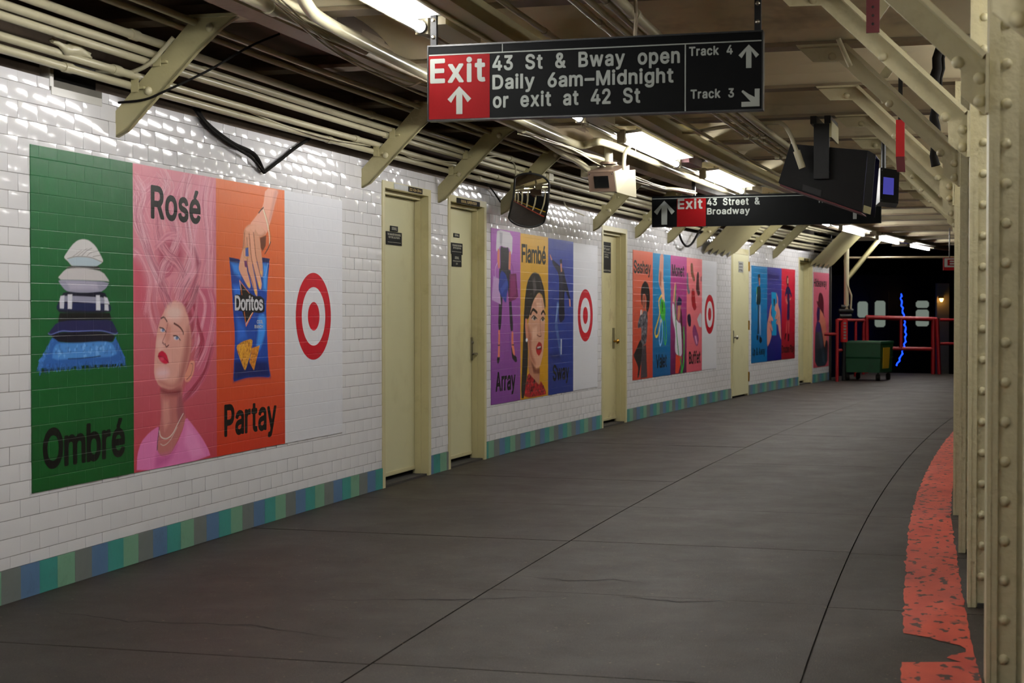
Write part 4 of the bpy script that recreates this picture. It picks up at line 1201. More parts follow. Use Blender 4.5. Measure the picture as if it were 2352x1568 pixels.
def sd_poly(px, py, P):
    """signed distance (negative inside) from points to a polygon"""
    d = np.full(px.shape, 1e9)
    ins = np.zeros(px.shape, bool)
    n = len(P)
    for i in range(n):
        ax, ay = P[i]
        bx, by = P[(i + 1) % n]
        ex, ey = bx - ax, by - ay
        l2 = ex * ex + ey * ey + 1e-9
        t = np.clip(((px - ax) * ex + (py - ay) * ey) / l2, 0, 1)
        d = np.minimum(d, (px - ax - t * ex) ** 2 + (py - ay - t * ey) ** 2)
        c = (ay > py) != (by > py)
        if ey != 0:
            ins ^= c & (px < (bx - ax) * (py - ay) / ey + ax)
    d = np.sqrt(d)
    return np.where(ins, -d, d)


def spline(P, n=40):
    P = np.array(P, float)
    if len(P) < 3:
        t = np.linspace(0, 1, n)[:, None]
        return P[0] * (1 - t) + P[-1] * t
    Q = np.vstack([2 * P[0] - P[1], P, 2 * P[-1] - P[-2]])
    out = []
    m = max(2, n // (len(P) - 1))
    for i in range(1, len(Q) - 2):
        t = np.linspace(0, 1, m, endpoint=False)[:, None]
        a, b, c, d = Q[i - 1], Q[i], Q[i + 1], Q[i + 2]
        out.append(.5 * (2 * b + (c - a) * t + (2 * a - 5 * b + 4 * c - d) * t ** 2 + (3 * b - a - 3 * c + d) * t ** 3))
    return np.vstack(out + [P[-1:]])


class Canvas:
    def __init__(self, w, h, dx, dz, top, bot):
        self.nx, self.nz = int(round(w / dx)) + 1, int(round(h / dz)) + 1
        self.x = np.linspace(0, w, self.nx)
        self.z = np.linspace(0, h, self.nz)
        self.X, self.Z = np.meshgrid(self.x, self.z)
        t = (self.Z / h)[..., None]
        self.c = srgb(bot) * (1 - t) + srgb(top) * t

    def window(self, x0, x1, z0, z1):
        i0, i1 = np.searchsorted(self.x, (x0, x1))
        j0, j1 = np.searchsorted(self.z, (z0, z1))
        return slice(max(j0, 0), min(j1 + 1, self.nz)), slice(max(i0, 0), min(i1 + 1, self.nx))

    def blend(self, w, a, col):
        if a.size:
            self.c[w] = self.c[w] * (1 - a[..., None]) + col * a[..., None]

    def poly(self, P, col, soft):
        P = np.array(P, float)
        # round the traced outline a little
        if len(P) > 5:
            Q = np.empty((2 * len(P), 2))
            nx = np.roll(P, -1, 0)
            Q[0::2], Q[1::2] = .8 * P + .2 * nx, .2 * P + .8 * nx
            P = Q
        m = soft + 2
        w = self.window(P[:, 0].min() - m, P[:, 0].max() + m, P[:, 1].min() - m, P[:, 1].max() + m)
        if self.X[w].size == 0:
            return None
        d = sd_poly(self.X[w], self.Z[w], P)
        a = np.clip(.5 - d / (2 * soft), 0, 1)
        self.blend(w, a, col)
        return w, a

    def line(self, P, col, wid, soft=1.5, alpha=1.0, taper=True):
        P = np.asarray(P, float)
        m = wid + soft + 1
        w = self.window(P[:, 0].min() - m, P[:, 0].max() + m, P[:, 1].min() - m, P[:, 1].max() + m)
        if self.X[w].size == 0:
            return
        X, Z = self.X[w], self.Z[w]
        best = np.full(X.shape, 1e9)
        n = len(P) - 1
        for i in range(n):
            ax, ay = P[i]
            ex, ey = P[i + 1] - P[i]
            t = np.clip(((X - ax) * ex + (Z - ay) * ey) / (ex * ex + ey * ey + 1e-9), 0, 1)
            r = wid / 2 * ((.35 + .65 * math.sin(math.pi * min(1, max(0, (i + .5) / n)))) if taper else 1)
            best = np.minimum(best, np.hypot(X - ax - t * ex, Z - ay - t * ey) - r)
        self.blend(w, alpha * np.clip(.5 - best / (2 * soft), 0, 1), col)

    def run(self, text):
        for ln in text.strip().splitlines():
            t = ln.split()
            op = t[0]
            if op == 'O':
                col, soft = srgb(t[1]), float(t[2])
                cx, cz = map(float, t[3].split(','))
                rx, rz = float(t[4]), float(t[5])
                self.poly([(cx + rx * math.cos(q), cz + rz * math.sin(q)) for q in np.linspace(0, 2 * math.pi, 17)[:-1]], col, soft)
                continue
            k = 1
            while ',' not in t[k]:
                k += 1
            P = [tuple(map(float, q.split(','))) for q in t[k:]]
            if op == 'P':
                self.poly(P, srgb(t[1]), float(t[2]))
            elif op == 'S':
                self.line(spline(P, 28), srgb(t[1]), float(t[2]) * 1.25, 1.5, 1, False)
            elif op == 'H':
                a, b, n, spread = srgb(t[1]), srgb(t[2]), int(t[3]), float(t[4])
                C = spline(P, 24)
                for q in range(int(n * 1.6)):
                    o1, o2 = rng.normal(0, spread * .55, 2), rng.normal(0, spread * .55, 2)
                    f = np.linspace(0, 1, len(C))[:, None]
                    L = C + o1 * (1 - f) * .7 + o2 * f + np.sin(f * 5 + q) * spread * .12
                    mix = rng.random()
                    mix = mix * mix * (3 - 2 * mix)
                    self.line(L, a * mix + b * (1 - mix), rng.uniform(2.0, 8), 2.0, .62)
            elif op == 'T':
                a, b, n = srgb(t[1]), srgb(t[2]), int(t[3])
                C = spline(P, 80)
                for q in range(n * 3):
                    p = C[rng.integers(len(C))] + rng.normal(0, 5, 2)
                    e = p + np.array([rng.normal(0, 9), -rng.uniform(8, 34)])
                    mix = rng.random()
                    self.line(np.array([p, (p + e) / 2 + rng.normal(0, 3, 2), e]), a * mix + b * (1 - mix), rng.uniform(3, 9), 1.5, .9)
            elif op == 'N':
                a, b, n = srgb(t[1]), srgb(t[2]), int(t[3])
                Q = np.array(P)
                lo, hi = Q.min(0), Q.max(0)
                size = math.sqrt((hi[0] - lo[0]) * (hi[1] - lo[1]) / n)
                got = 0
                for q in range(n * 6):
                    p = lo + (hi - lo) * rng.random(2)
                    if sd_poly(np.array([p[0]]), np.array([p[1]]), P)[0] > -size * .25:
                        continue
                    r = size * rng.uniform(.15, .4)
                    mix = rng.integers(2)
                    ang = rng.random(7)
                    self.poly([(p[0] + r * (.5 + ang[j]) * math.cos(j * .9), p[1] + r * (.5 + ang[j]) * math.sin(j * .9)) for j in range(7)],
                              a if mix else b, 2.5)
                    got += 1
                    if got > n:
                        break


def sheet(name, s0, s1, z0, z1, m, col=None, nx=2, nz=2, u=.0045):
    """a vinyl sheet following the wall; its edges turn back to the tiles"""
    S, Zz = np.meshgrid(np.linspace(s0, s1, nx), np.linspace(z0, z1, nz))
    th = TH0 + S / RAD
    r = RAD - u
    n = nx * nz
    V = np.stack([CEN[0] - r * np.cos(th), CEN[1] + r * np.sin(th), Zz], -1).reshape(-1, 3)
    j, i = np.meshgrid(np.arange(nz - 1), np.arange(nx - 1), indexing='ij')
    a = (j * nx + i).ravel()
    F = np.stack([a, a + 1, a + nx + 1, a + nx], 1)
    ring = [*range(nx), *[k * nx + nx - 1 for k in range(1, nz)], *[(nz - 1) * nx + k for k in range(nx - 2, -1, -1)], *[k * nx for k in range(nz - 2, 0, -1)]]
    rb = RAD - .0005
    SB, ZB_ = S.reshape(-1)[ring], Zz.reshape(-1)[ring]
    VB = np.stack([CEN[0] - rb * np.cos(TH0 + SB / RAD), CEN[1] + rb * np.sin(TH0 + SB / RAD), ZB_], -1)
    k = np.arange(len(ring))
    R2 = np.array(ring)
    nxt = np.roll(k, -1)
    FB = np.stack([R2[nxt], R2[k], n + k, n + nxt], 1)
    F = np.vstack([F, FB])
    V = np.vstack([V, VB])
    me = bpy.data.meshes.new(name)
    me.vertices.add(len(V))
    me.vertices.foreach_set('co', V.ravel())
    me.loops.add(F.size)
    me.loops.foreach_set('vertex_index', F.ravel().astype(np.int32))
    me.polygons.add(len(F))
    me.polygons.foreach_set('loop_start', np.arange(0, F.size, 4).astype(np.int32))
    me.polygons.foreach_set('use_smooth', np.zeros(len(F), bool))
    me.update(calc_edges=True)
    SU = np.concatenate([np.stack([S.ravel(), Zz.ravel()], 1), np.stack([SB, ZB_], 1)])
    uv = me.uv_layers.new(name='wall')
    uv.data.foreach_set('uv', SU[F.ravel()].ravel().astype(np.float32))
    if col is not None:
        full = np.concatenate([col.reshape(-1, 3), col.reshape(-1, 3)[ring]])
        at = me.color_attributes.new('print', 'FLOAT_COLOR', 'POINT')
        at.data.foreach_set('color', np.concatenate([np.clip(full, 0, 1), np.ones((len(full), 1))], 1).ravel().astype(np.float32))
    me.materials.append(M[m])
    me.validate()
    return me


POSTERS = {
    'ombre': ('green poster of stacked cushions with the word Ombré', 'Ombré', .295, 1.025, .546, .728),
    'rose': ('pink poster of a pink-haired woman with the word Rosé', 'Rosé', 1.295, 1.841, 1.722, 1.892),
    'partay': ('orange poster of a hand in a blue snack bag, word Partay', 'Partay', 2.117, 2.809, .553, .733),
    'array': ('purple poster of legs and three handbags with the word Array', 'Array', 7.146, 7.699, .558, .729),
    'flambe': ('yellow poster of a dark-haired woman with the word Flambé', 'Flambé', 7.879, 8.621, 1.700, 1.868),
    'sway': ('dark blue poster of a leaping person with the word Sway', 'Sway', 8.85, 9.395, .580, .737),
    'sashay': ('orange-red poster of a woman in a speckled jacket, word Sashay', 'Sashay', 11.879, 12.63, 1.696, 1.847),
    'valet': ('bright blue poster of a hand with coloured key loops, word Valet', 'Valet', 12.882, 13.379, .567, .733),
    'monet': ('magenta poster of a woman with a green scarf, word Monet', 'Monet', 13.615, 14.23, 1.697, 1.848),
    'buffet': ('salmon pink poster of scattered boots with the word Buffet', 'Buffet', 14.474, 15.069, .566, .731),
    'upaway': ('sky blue poster of a standing man, words Up and Away', 'Up & Away', 18.076, 18.893, .584, .702),
    'phone': ('indigo poster of two hands holding a light blue phone', None, 0, 0, 0, 0),
    'doubleplay': ('crimson poster of a woman in a dark dress, Double Play', 'Double Play', 19.994, 20.86, .575, .703),
    'hideaway': ('pink poster of a woman in a hat with the word Hideaway', 'Hideaway', 22.253, 23.245, 1.693, 1.837),
}
for key, (label, word, a0, a1, zb, zt) in POSTERS.items():
    s0, s1, z0, z1, ct, cb, body = ART[key]
    dist = max(6, s0 + 6)
    fine = 1 if s0 < 3 else (1.7 if s0 < 10 else 2.6)
    cv = Canvas((s1 - s0) * 1000, (z1 - z0) * 1000, 5.2 * fine, 3.2 * fine, ct, cb)
    cv.run(body)
    me = sheet('advert_poster', s0, s1, z0, z1, 'print', cv.c, cv.nx, cv.nz)
    p = put('advert_poster', me, None, label, 'poster', 'advertising posters along the tiled wall')
    if word:
        lettering(word, a0, a1, zb, zt, wl(.0052), 'lettering', 'ink', p, track=14, space=100)
    if key == 'partay':
        lettering('Doritos', 2.254, 2.626, 1.258, 1.343, wl(.0052), 'brand_lettering', 'white_ink', p, track=6)
        lettering('COOL', 2.542, 2.624, 1.182, 1.202, wl(.0052), 'brand_lettering', 'white_ink', p)
        lettering('RANCH', 2.511, 2.624, 1.154, 1.174, wl(.0052), 'brand_lettering', 'white_ink', p)

for (s0, s1, z0, z1, cs, cz, r, lab) in (
        (2.934, 3.84, .452, 1.985, 3.37, 1.222, .275, 'white poster with a red bullseye, beside the nearest door'),
        (9.542, 10.43, .455, 1.947, 9.973, 1.214, .27, 'white poster with a red bullseye, beside the dark blue poster'),
        (15.155, 15.95, .465, 1.945, 15.568, 1.217, .268, 'white poster with a red bullseye, beside the boots poster')):
    me = sheet('bullseye_poster', s0, s1, z0, z1, 'white_vinyl', None, 12, 2)
    p = put('bullseye_poster', me, None, lab, 'poster', 'white bullseye posters')
    for r0, r1, nm in ((.674, 1.0, 'outer_ring'), (0, .329, 'centre_disc')):
        n = 64
        P, fs = [], []
        if r0:
            for q in range(n):
                t = 2 * math.pi * q / n
                P += [(cs + r * r0 * math.cos(t), cz + r * r0 * math.sin(t)), (cs + r * r1 * math.cos(t), cz + r * r1 * math.sin(t))]
            fs = [(2 * q, 2 * q + 1, (2 * q + 3) % (2 * n), (2 * q + 2) % (2 * n)) for q in range(n)]
        else:
            P = [(cs + r * r1 * math.cos(2 * math.pi * q / n), cz + r * r1 * math.sin(2 * math.pi * q / n)) for q in range(n)]
            fs = [tuple(range(n))]
        me = bpy.data.meshes.new(nm)
        me.from_pydata([tuple(W(a, .0052, b)) for a, b in P], [], fs)
        me.materials.append(M['bull'])
        uv = me.uv_layers.new(name='wall')
        for lp in me.loops:
            uv.data[lp.index].uv = P[lp.vertex_index]
        put(nm, me, p)

# ================================================================ STEELWORK
ORD = ['first', 'second', 'third', 'fourth', 'fifth', 'sixth', 'seventh', 'eighth', 'ninth', 'tenth', 'eleventh', 'twelfth',
       'thirteenth', 'fourteenth', 'fifteenth', 'sixteenth', 'seventeenth', 'eighteenth', 'nineteenth', 'twentieth']
rivet_mesh = MB().dome((0, 0, 0), (0, 0, 1), .018, .014, 12, 3).mesh('rivet', M['creamcol'])
small_rivet = MB().dome((0, 0, 0), (0, 0, 1), .017, .013, 8, 2).mesh('rivet', M['creamcol'])


def facing(s, u, z, sgn=-1):
    """frame whose local z points back along the platform (towards the camera)"""
    th = TH0 + s / RAD
    t = Vector((math.sin(th), math.cos(th), 0)) * sgn
    a = Vector((math.cos(th), -math.sin(th), 0))
    b = t.cross(a)
    p = W(s, u, z)
    return Matrix(((a.x, b.x, t.x, p.x), (a.y, b.y, t.y, p.y), (a.z, b.z, t.z, p.z), (0, 0, 0, 1)))


bolt_mesh = MB().dome((0, 0, 0), (0, 0, 1), .021, .016, 12, 3).mesh('bolt', M['creamcol'])
cols = [s for s in BEAMS if s > -3 and s < 27]
for ci, s in enumerate(cols):
    u = ucol(s)
    if s < -1:
        lab = 'blurred riveted cream column cut by the right edge of the frame'
    else:
        lab = '%s cream riveted column along the red line, counted from the camera' % ORD[ci - 1]
    c = thing('steel_column', lab, 'column', W(s + .1, u + .13, 0), 'cream riveted columns along the platform edge')
    top = 2.67
    # flange plates, web, and the angle legs that rivet them together
    MB().box(s, s + .2, u, u + .013, 0, top, n=1).build('flange', 'creamcol', c)
    MB().box(s + .004, s + .196, u + .013, u + .034, 0, top, n=1).build('flange_angle', 'creamcol', c)
    wa = MB().box(s + .02, s + .18, u + .034, u + .095, 0, top, n=1).build('web_angle', 'creamcol', c)
    MB().box(s + .045, s + .155, u + .095, u + .17, 0, top, n=1).build('web', 'creamcol', c)
    wb = MB().box(s + .02, s + .18, u + .17, u + .231, 0, top, n=1).build('web_angle', 'creamcol', c)
    MB().box(s, s + .2, u + .231, u + .265, 0, top, n=1).build('flange', 'creamcol', c)
    MB().box(s - .004, s + .204, u + .04, u + .3, 0, .018, n=1).build('base_plate', 'concrete', c)
    if s < 9:
        zz = .07 + (ci % 3) * .03
        while zz < top - .05:
            put('rivet', rivet_mesh if s < 3 else small_rivet, wa, matrix=facing(s + .02, u + .056, zz))
            if s < .5:
                put('rivet', rivet_mesh, wb, matrix=facing(s + .02, u + .20, zz + .02))
            zz += .131

brace_poly = [(-.84, 2.66), (-.755, 2.575), (-.62, 2.572), (-.09, 2.05), (-.088, 1.965), (-.012, 1.90), (-.010, 2.095), (-.58, 2.66)]
lip_poly = [(-.58, 2.66), (-.010, 2.095), (-.022, 2.083), (-.606, 2.66)]
toe_poly = [(-.84, 2.66), (-.58, 2.66), (-.58, 2.648), (-.83, 2.648)]
for ci, s in enumerate([b for b in BEAMS if b > -3 and b < 24]):
    u = ucol(s)
    lab = ('dark diagonal brace at the top right corner of the frame' if s < -1 else
           '%s cream diagonal brace from column to ceiling, counted from the camera' % ORD[ci - 1])
    br = thing('column_brace', lab, 'brace', W(s, u - .05, 2.0), 'cream diagonal braces on the columns')
    bp_ = MB().sweep([(u + a, z) for a, z in brace_poly], s + .018, s + .03, 1).build('brace_plate', 'creamcol', br)
    MB().sweep([(u + a, z) for a, z in lip_poly], s - .035, s + .03, 1).build('brace_lip', 'creamcol', br)
    MB().sweep([(u + a, z) for a, z in toe_poly], s - .035, s + .03, 1).build('ceiling_tab', 'creamcol', br)
    MB().box(s - .03, s + .03, u - .012, u - .002, 1.9, 2.095, n=1).build('column_tab', 'creamcol', br)
    if s < 16:
        for a, z in ((-.655, 2.60), (-.36, 2.34), (-.10, 2.075)):
            put('bolt', bolt_mesh, bp_, matrix=facing(s + .018, u + a, z))
        for z in (1.945, 2.02):
            put('bolt', bolt_mesh, bp_, matrix=facing(s + .018, u - .03, z))

bracket_poly = [(-.022, 2.20), (-.02, 2.14), (.0, 2.095), (.06, 2.125), (.43, 2.49), (.56, 2.60), (.66, 2.66), (.42, 2.66), (.31, 2.545)]
blip_poly = [(.0, 2.095), (.06, 2.125), (.43, 2.49), (.56, 2.60), (.66, 2.66), (.645, 2.66), (.55, 2.605), (.42, 2.497), (.052, 2.134), (.0, 2.107)]
bs = [.96, 4.19, 5.73, 7.30, 10.27, 11.95, 13.42, 14.89, 17.92, 19.4, 23.41]
for bi, s in enumerate(bs):
    br = thing('pipe_bracket', '%s cream diagonal bracket above the tiled wall, counted from the left' % ORD[bi], 'bracket', W(s, 0, 2.1),
               'cream diagonal brackets along the tiled wall')
    bp_ = MB().sweep(bracket_poly, s, s + .012, 1).build('bracket_plate', 'cream', br)
    MB().sweep(blip_poly, s, s + .03, 1).build('bracket_lip', 'cream', br)
    MB().box(s - .02, s + .11, .40, .70, 2.648, 2.662, n=1).build('ceiling_tab', 'cream', br)
    for u, z in ((.175, 2.312), (.50, 2.60)):
        put('bolt', bolt_mesh, bp_, matrix=facing(s, u, z))
    for u, z in ((.118, 2.35), (.235, 2.47)):
        MB().box(s - .025, s + .03, u - .02, u + .045, z - .03, z - .018, n=1).box(s - .03, s - .025, u - .02, u + .02, z - .045, z + .02, n=1).build('pipe_clamp', 'cream', br)

# saw-edged drip guards between brackets
for s0, s1, lab in ((15.05, 16.75, 'saw-edged cream sheet guard above the third bullseye poster'),
                    (21.75, 23.36, 'saw-edged cream sheet guard above the far end poster')):
    n = 5
    top, bot = [], []
    vs, fs = [], []
    for q in range(2 * n + 1):
        s = s0 + (s1 - s0) * q / (2 * n)
        d = .0 if q % 2 else .085
        vs += [W(s, .012 + d, 2.03 + d), W(s, .62, 2.64)]
    m_ = MB()
    k = len(vs)
    vs2 = [p + Vector((0, 0, .008)) for p in vs]
    for q in range(2 * n):
        fs += [(2 * q, 2 * q + 2, 2 * q + 3, 2 * q + 1), (k + 2 * q, k + 2 * q + 1, k + 2 * q + 3, k + 2 * q + 2), (2 * q, k + 2 * q, k + 2 * q + 2, 2 * q + 2)]
    m_.add(vs + vs2, fs)
    g = m_.build('drip_guard', 'cream', None, label=lab, cat='guard')

# ================================================================ PIPES AND CABLES
def run(u, z, s0, s1, wob=.0009, step=.5):
    n = max(2, int((s1 - s0) / step))
    return [W(s0 + (s1 - s0) * i / n, (u(s0 + (s1 - s0) * i / n) if callable(u) else u) + random.gauss(0, wob), z + random.gauss(0, wob)) for i in range(n + 1)]


E_ = 23.6
pipes = [
    (.083, 2.341, .019, -9, E_, 'lowest cream conduit of the five along the tile top'),
    (.118, 2.384, .019, -9, E_, 'second lowest cream conduit of the five along the tile top'),
    (.183, 2.448, .019, -9, E_, 'middle cream conduit of the five along the tile top'),
    (.216, 2.482, .019, -9, E_, 'fourth cream conduit of the five along the tile top'),
    (.262, 2.526, .02, -9, E_, 'highest cream conduit of the five along the tile top'),
    (.32, 2.62, .016, -9, E_, 'shadowed conduit tucked under the brown soffit, nearer the wall'),
    (.42, 2.63, .017, -9, E_, 'shadowed conduit tucked under the brown soffit, nearer the girder'),
    (.985, 2.60, .03, -9, 1.75, 'short thick cream pipe beside the longitudinal girder'),
    (1.045, 2.625, .019, -9, 1.5, 'thin pipe beside the short thick one at the girder'),
    (1.365, 2.60, .020, -9, 26, 'cream conduit next to the lamps, on the wall side'),
    (1.41, 2.605, .015, -9, 26, 'thin cream conduit second from the lamps'),
    (1.445, 2.615, .013, -9, 26, 'thinnest cream conduit hard against the lamps'),
    (2.34, 2.575, .015, -9, 9.5, 'leftmost conduit of the four over the middle of the platform'),
    (2.405, 2.575, .015, -9, 9.5, 'second conduit of the four over the middle of the platform'),
    (2.465, 2.58, .015, -9, 9.5, 'third conduit of the four over the middle of the platform'),
    (2.515, 2.59, .026, -9, 9.5, 'thick conduit on the right of the four over mid platform'),
    (2.01, 2.60, .014, -9, 14, 'thin lone conduit between lamps and the four conduits'),
]
for i, (u, z, r, s0, s1, lab) in enumerate(pipes):
    uu = u if u < 1.3 or u > 1.9 else (lambda s, du=u - 1.44: ulight(s) + du - .02)
    p = thing('conduit', lab, 'pipe', W(0, u, z), 'cream conduits under the ceiling')
    MB().tube(run(uu, z, s0, s1), r, 10).build('pipe_run', 'pipe', p)
    for s in np.arange(.35 + (i * .37) % 1.2, min(s1, 14), 3.05):
        q = uu(s) if callable(uu) else uu
        if .3 < q < .5:
            continue
        MB().tube([W(s, q, z), W(s + .07, q, z)], r * 1.25, 10).build('coupling', 'pipe', p)
    if u > 2.3 and u < 2.5:
        for s in (1.9, 2.9, 4.45, 6.1, 7.7, 9.2):
            MB().box(s, s + .03, u - .02, u + .02, z - .028, z + .005, n=1).tube([W(s + .015, u - .028, z - .012), W(s + .015, u + .028, z - .012)], .004, 6).tube(
                [W(s + .015, u + .02, z - .02), W(s + .015, u + .02, ZB)], .004, 6).build('hanger_clip', 'pipe', p)
    if 1.3 < u < 1.43:
        for s in (2.3, 5.1, 6.9, 8.6, 10.4):
            q = uu(s)
            MB().box(s, s + .03, q - .028, q + .028, z - .006, z + .006, n=1).tube([W(s + .015, q - .03, z - .03), W(s + .015, q - .03, ZB)], .004, 6).build('hanger_clip', 'pipe', p)


def smooth(P, n=6):
    P = [Vector(p) for p in P]
    Q = [2 * P[0] - P[1]] + P + [2 * P[-1] - P[-2]]
    out = []
    for i in range(1, len(Q) - 2):
        a, b, c, d = Q[i - 1:i + 3]
        for k in range(n):
            t = k / n
            out.append(.5 * (2 * b + (c - a) * t + (2 * a - 5 * b + 4 * c - d) * t * t + (3 * b - a - 3 * c + d) * t ** 3))
    return out + [P[-1]]


def suz(L):
    return [W(*p) for p in L]


def cable(name, L, r, m, label, cat, group=None, n=6):
    return MB().tube(smooth(suz(L), n), r, 8).build(name, m, None, label=label, cat=cat, group=group)


cable('bent_pipe', [(.10, 1.30, 2.70), (.2, 1.27, 2.62), (.42, 1.22, 2.57), (.8, 1.165, 2.56), (2, 1.11, 2.56), (4, 1.05, 2.56), (5.7, 1.005, 2.56), (6.2, 1.012, 2.56),
                    (6.24, 1.06, 2.565), (6.12, 1.17, 2.57), (6.2, 1.205, 2.572), (6.8, 1.22, 2.575), (9, 1.2, 2.575), (12, 1.14, 2.575)], .03, 'pipe',
      'fat glossy cream pipe bending down from the ceiling and jogging right', 'pipe')
cable('girder_pipe', [(3.2, .95, 2.55), (4.6, .93, 2.55), (5.4, .92, 2.53), (5.9, .925, 2.49), (6.4, .93, 2.46), (6.75, .93, 2.42)], .028, 'pipe',
      'cream pipe dropping beside the girder behind the camera box', 'pipe')
cable('tile_cable', [(1.746, .02, 2.35), (1.879, .02, 2.27), (2.167, .025, 2.196), (2.475, .02, 2.159), (2.608, .02, 2.069)], .013, 'rubber',
      'black cable slanting down the tiles to the V point', 'cable', n=8)
cable('tile_cable', [(1.70, .02, 2.35), (1.90, .035, 2.24), (2.19, .04, 2.17), (2.42, .035, 2.13), (2.60, .022, 2.066)], .008, 'rubber',
      'thinner black cable under the slanting one at the V', 'cable', n=8)
cable('tile_cable', [(2.612, .02, 2.066), (2.837, .02, 2.159), (3.05, .02, 2.25), (3.25, .03, 2.33)], .011, 'rubber',
      'black cable rising right from the V point on the tiles', 'cable', n=8)
cable('diagonal_cable', [(.95, .02, 2.26), (.95, .16, 2.27), (.97, .26, 2.31), (1.15, .40, 2.43), (1.35, .52, 2.57), (1.52, .61, 2.66)], .006, 'rubber',
      'dark cable crossing from the first bracket up to the ceiling', 'cable')
cable('looped_conduit', [(.9, -.1, 2.41), (.9, -.027, 2.40), (.9, .053, 2.385), (.9, .128, 2.397), (.9, .216, 2.433), (.9, .282, 2.494), (.9, .34, 2.55)], .011, 'pipe',
      'thin pale conduit looping behind the first bracket', 'pipe')
for k, (L, lab) in enumerate((
        ([(.17, 1.10, 2.62), (.36, 1.10, 2.58), (.84, 1.05, 2.56), (1.34, .97, 2.55), (1.7, .92, 2.55), (2.07, .91, 2.55), (2.46, .86, 2.55), (2.65, .90, 2.54), (2.6, 1.0, 2.55)],
         'pale loose wire looping beneath the pipes near the sign'),
        ([(.2, 1.08, 2.62), (.8, 1.04, 2.55), (1.4, .95, 2.54), (1.9, .90, 2.54), (2.28, .88, 2.54), (2.8, .84, 2.55), (3.28, .81, 2.56), (4.4, .8, 2.56)],
         'pale loose wire running along the girder edge'),
        ([(.25, 1.11, 2.63), (.9, 1.03, 2.57), (1.5, .94, 2.56), (2.2, .89, 2.56), (3.0, .90, 2.58), (3.9, .95, 2.6)], 'pale loose wire above the other loose wires'))):
    cable('loose_wire', L, .0055, 'pipe', lab, 'wire', 'loose pale wires under the ceiling')
bun = thing('wire_bundle', 'tangled bundle of pale wires behind the camera box', 'wires', W(7, 1.05, 2.45))
for k in range(7):
    L = []
    for s, u, z in ((4.9, .93, 2.53), (5.4, .95, 2.52), (5.9, 1.0, 2.50), (6.8, 1.05, 2.47), (7.49, 1.066, 2.44), (8.05, 1.03, 2.43), (8.75, 1.04, 2.43), (9.4, 1.1, 2.44), (10.1, 1.13, 2.46)):
        L.append((s, u + random.gauss(0, .018), z + random.gauss(0, .013)))
    MB().tube(smooth(suz(L), 4), .006 if k else .018, 8).build('strand', 'pipe', bun)
for k, L in enumerate(([(4.4, .12, 2.42), (4.9, .10, 2.36), (5.3, .12, 2.38), (5.7, .16, 2.40)], [(6.0, .25, 2.46), (6.5, .27, 2.52), (6.9, .25, 2.50), (7.05, .22, 2.40)],
                       [(7.9, .2, 2.5), (8.6, .12, 2.5), (9.0, .06, 2.42), (9.15, .05, 2.28), (9.6, .1, 2.22)], [(2.0, .1, 2.39), (2.7, .1, 2.35), (3.4, .12, 2.34), (4.1, .1, 2.37)],
                       [(6.2, .05, 2.40), (6.7, .06, 2.33), (7.0, .03, 2.28), (7.2, .03, 2.2)])):
    cable('stray_wire', L, .006, 'pipe' if k < 4 else 'rubber',
          ['pale wire sagging over the conduits between second and third brackets', 'pale wire arching up behind the mirror', 'pale wire hanging below the camera box to the fifth bracket',
           'pale wire lying along the conduits above the green poster group', 'thin black wire left of the mirror'][k], 'wire')
cable('black_loop', [(13.587, .1, 2.30), (13.6, .1, 2.24), (13.755, .1, 2.134), (13.998, .1, 2.083), (14.275, .1, 2.138), (14.555, .1, 2.274), (14.77, .1, 2.365)], .014, 'rubber',
      'black cable hanging in a loop above the third poster group', 'cable')
m_ = MB()
pts, rs = [], []
for q in range(16):
    z = 2.9 - q * .055
    pts.append(W(3.4 + random.gauss(0, .006), 3.80 + .01 * math.sin(q * 1.7) + (.03 if q < 4 else 0), z))
    rs.append(.022 + .012 * random.random())
m_.tube(pts, rs, 8)
m_.tube([p + Vector((.035, 0, 0)) for p in pts[:9]], .01, 6)
m_.build('hanging_cable', 'rubber', None, label='lumpy black cable hanging behind the column braces', cat='cable')
cable('monitor_conduit', [(6.0, 1.64, 2.62), (6.1, 1.85, 2.62), (6.08, 1.95, 2.615), (5.85, 2.13, 2.61), (5.72, 2.32, 2.61), (5.62, 2.607, 2.609), (5.60, 2.678, 2.592), (5.6, 2.726, 2.529),
                          (5.6, 2.764, 2.432), (5.6, 2.778, 2.394)], .015, 'pipe', 'cream conduit crossing the ceiling and bending down to the monitor box', 'pipe')
cc = bpy.data.objects['monitor_conduit']
MB().tube([W(5.6, 2.776, 2.40), W(5.6, 2.818, 2.275)], .026, 10).build('conduit_end', 'pipe', cc)

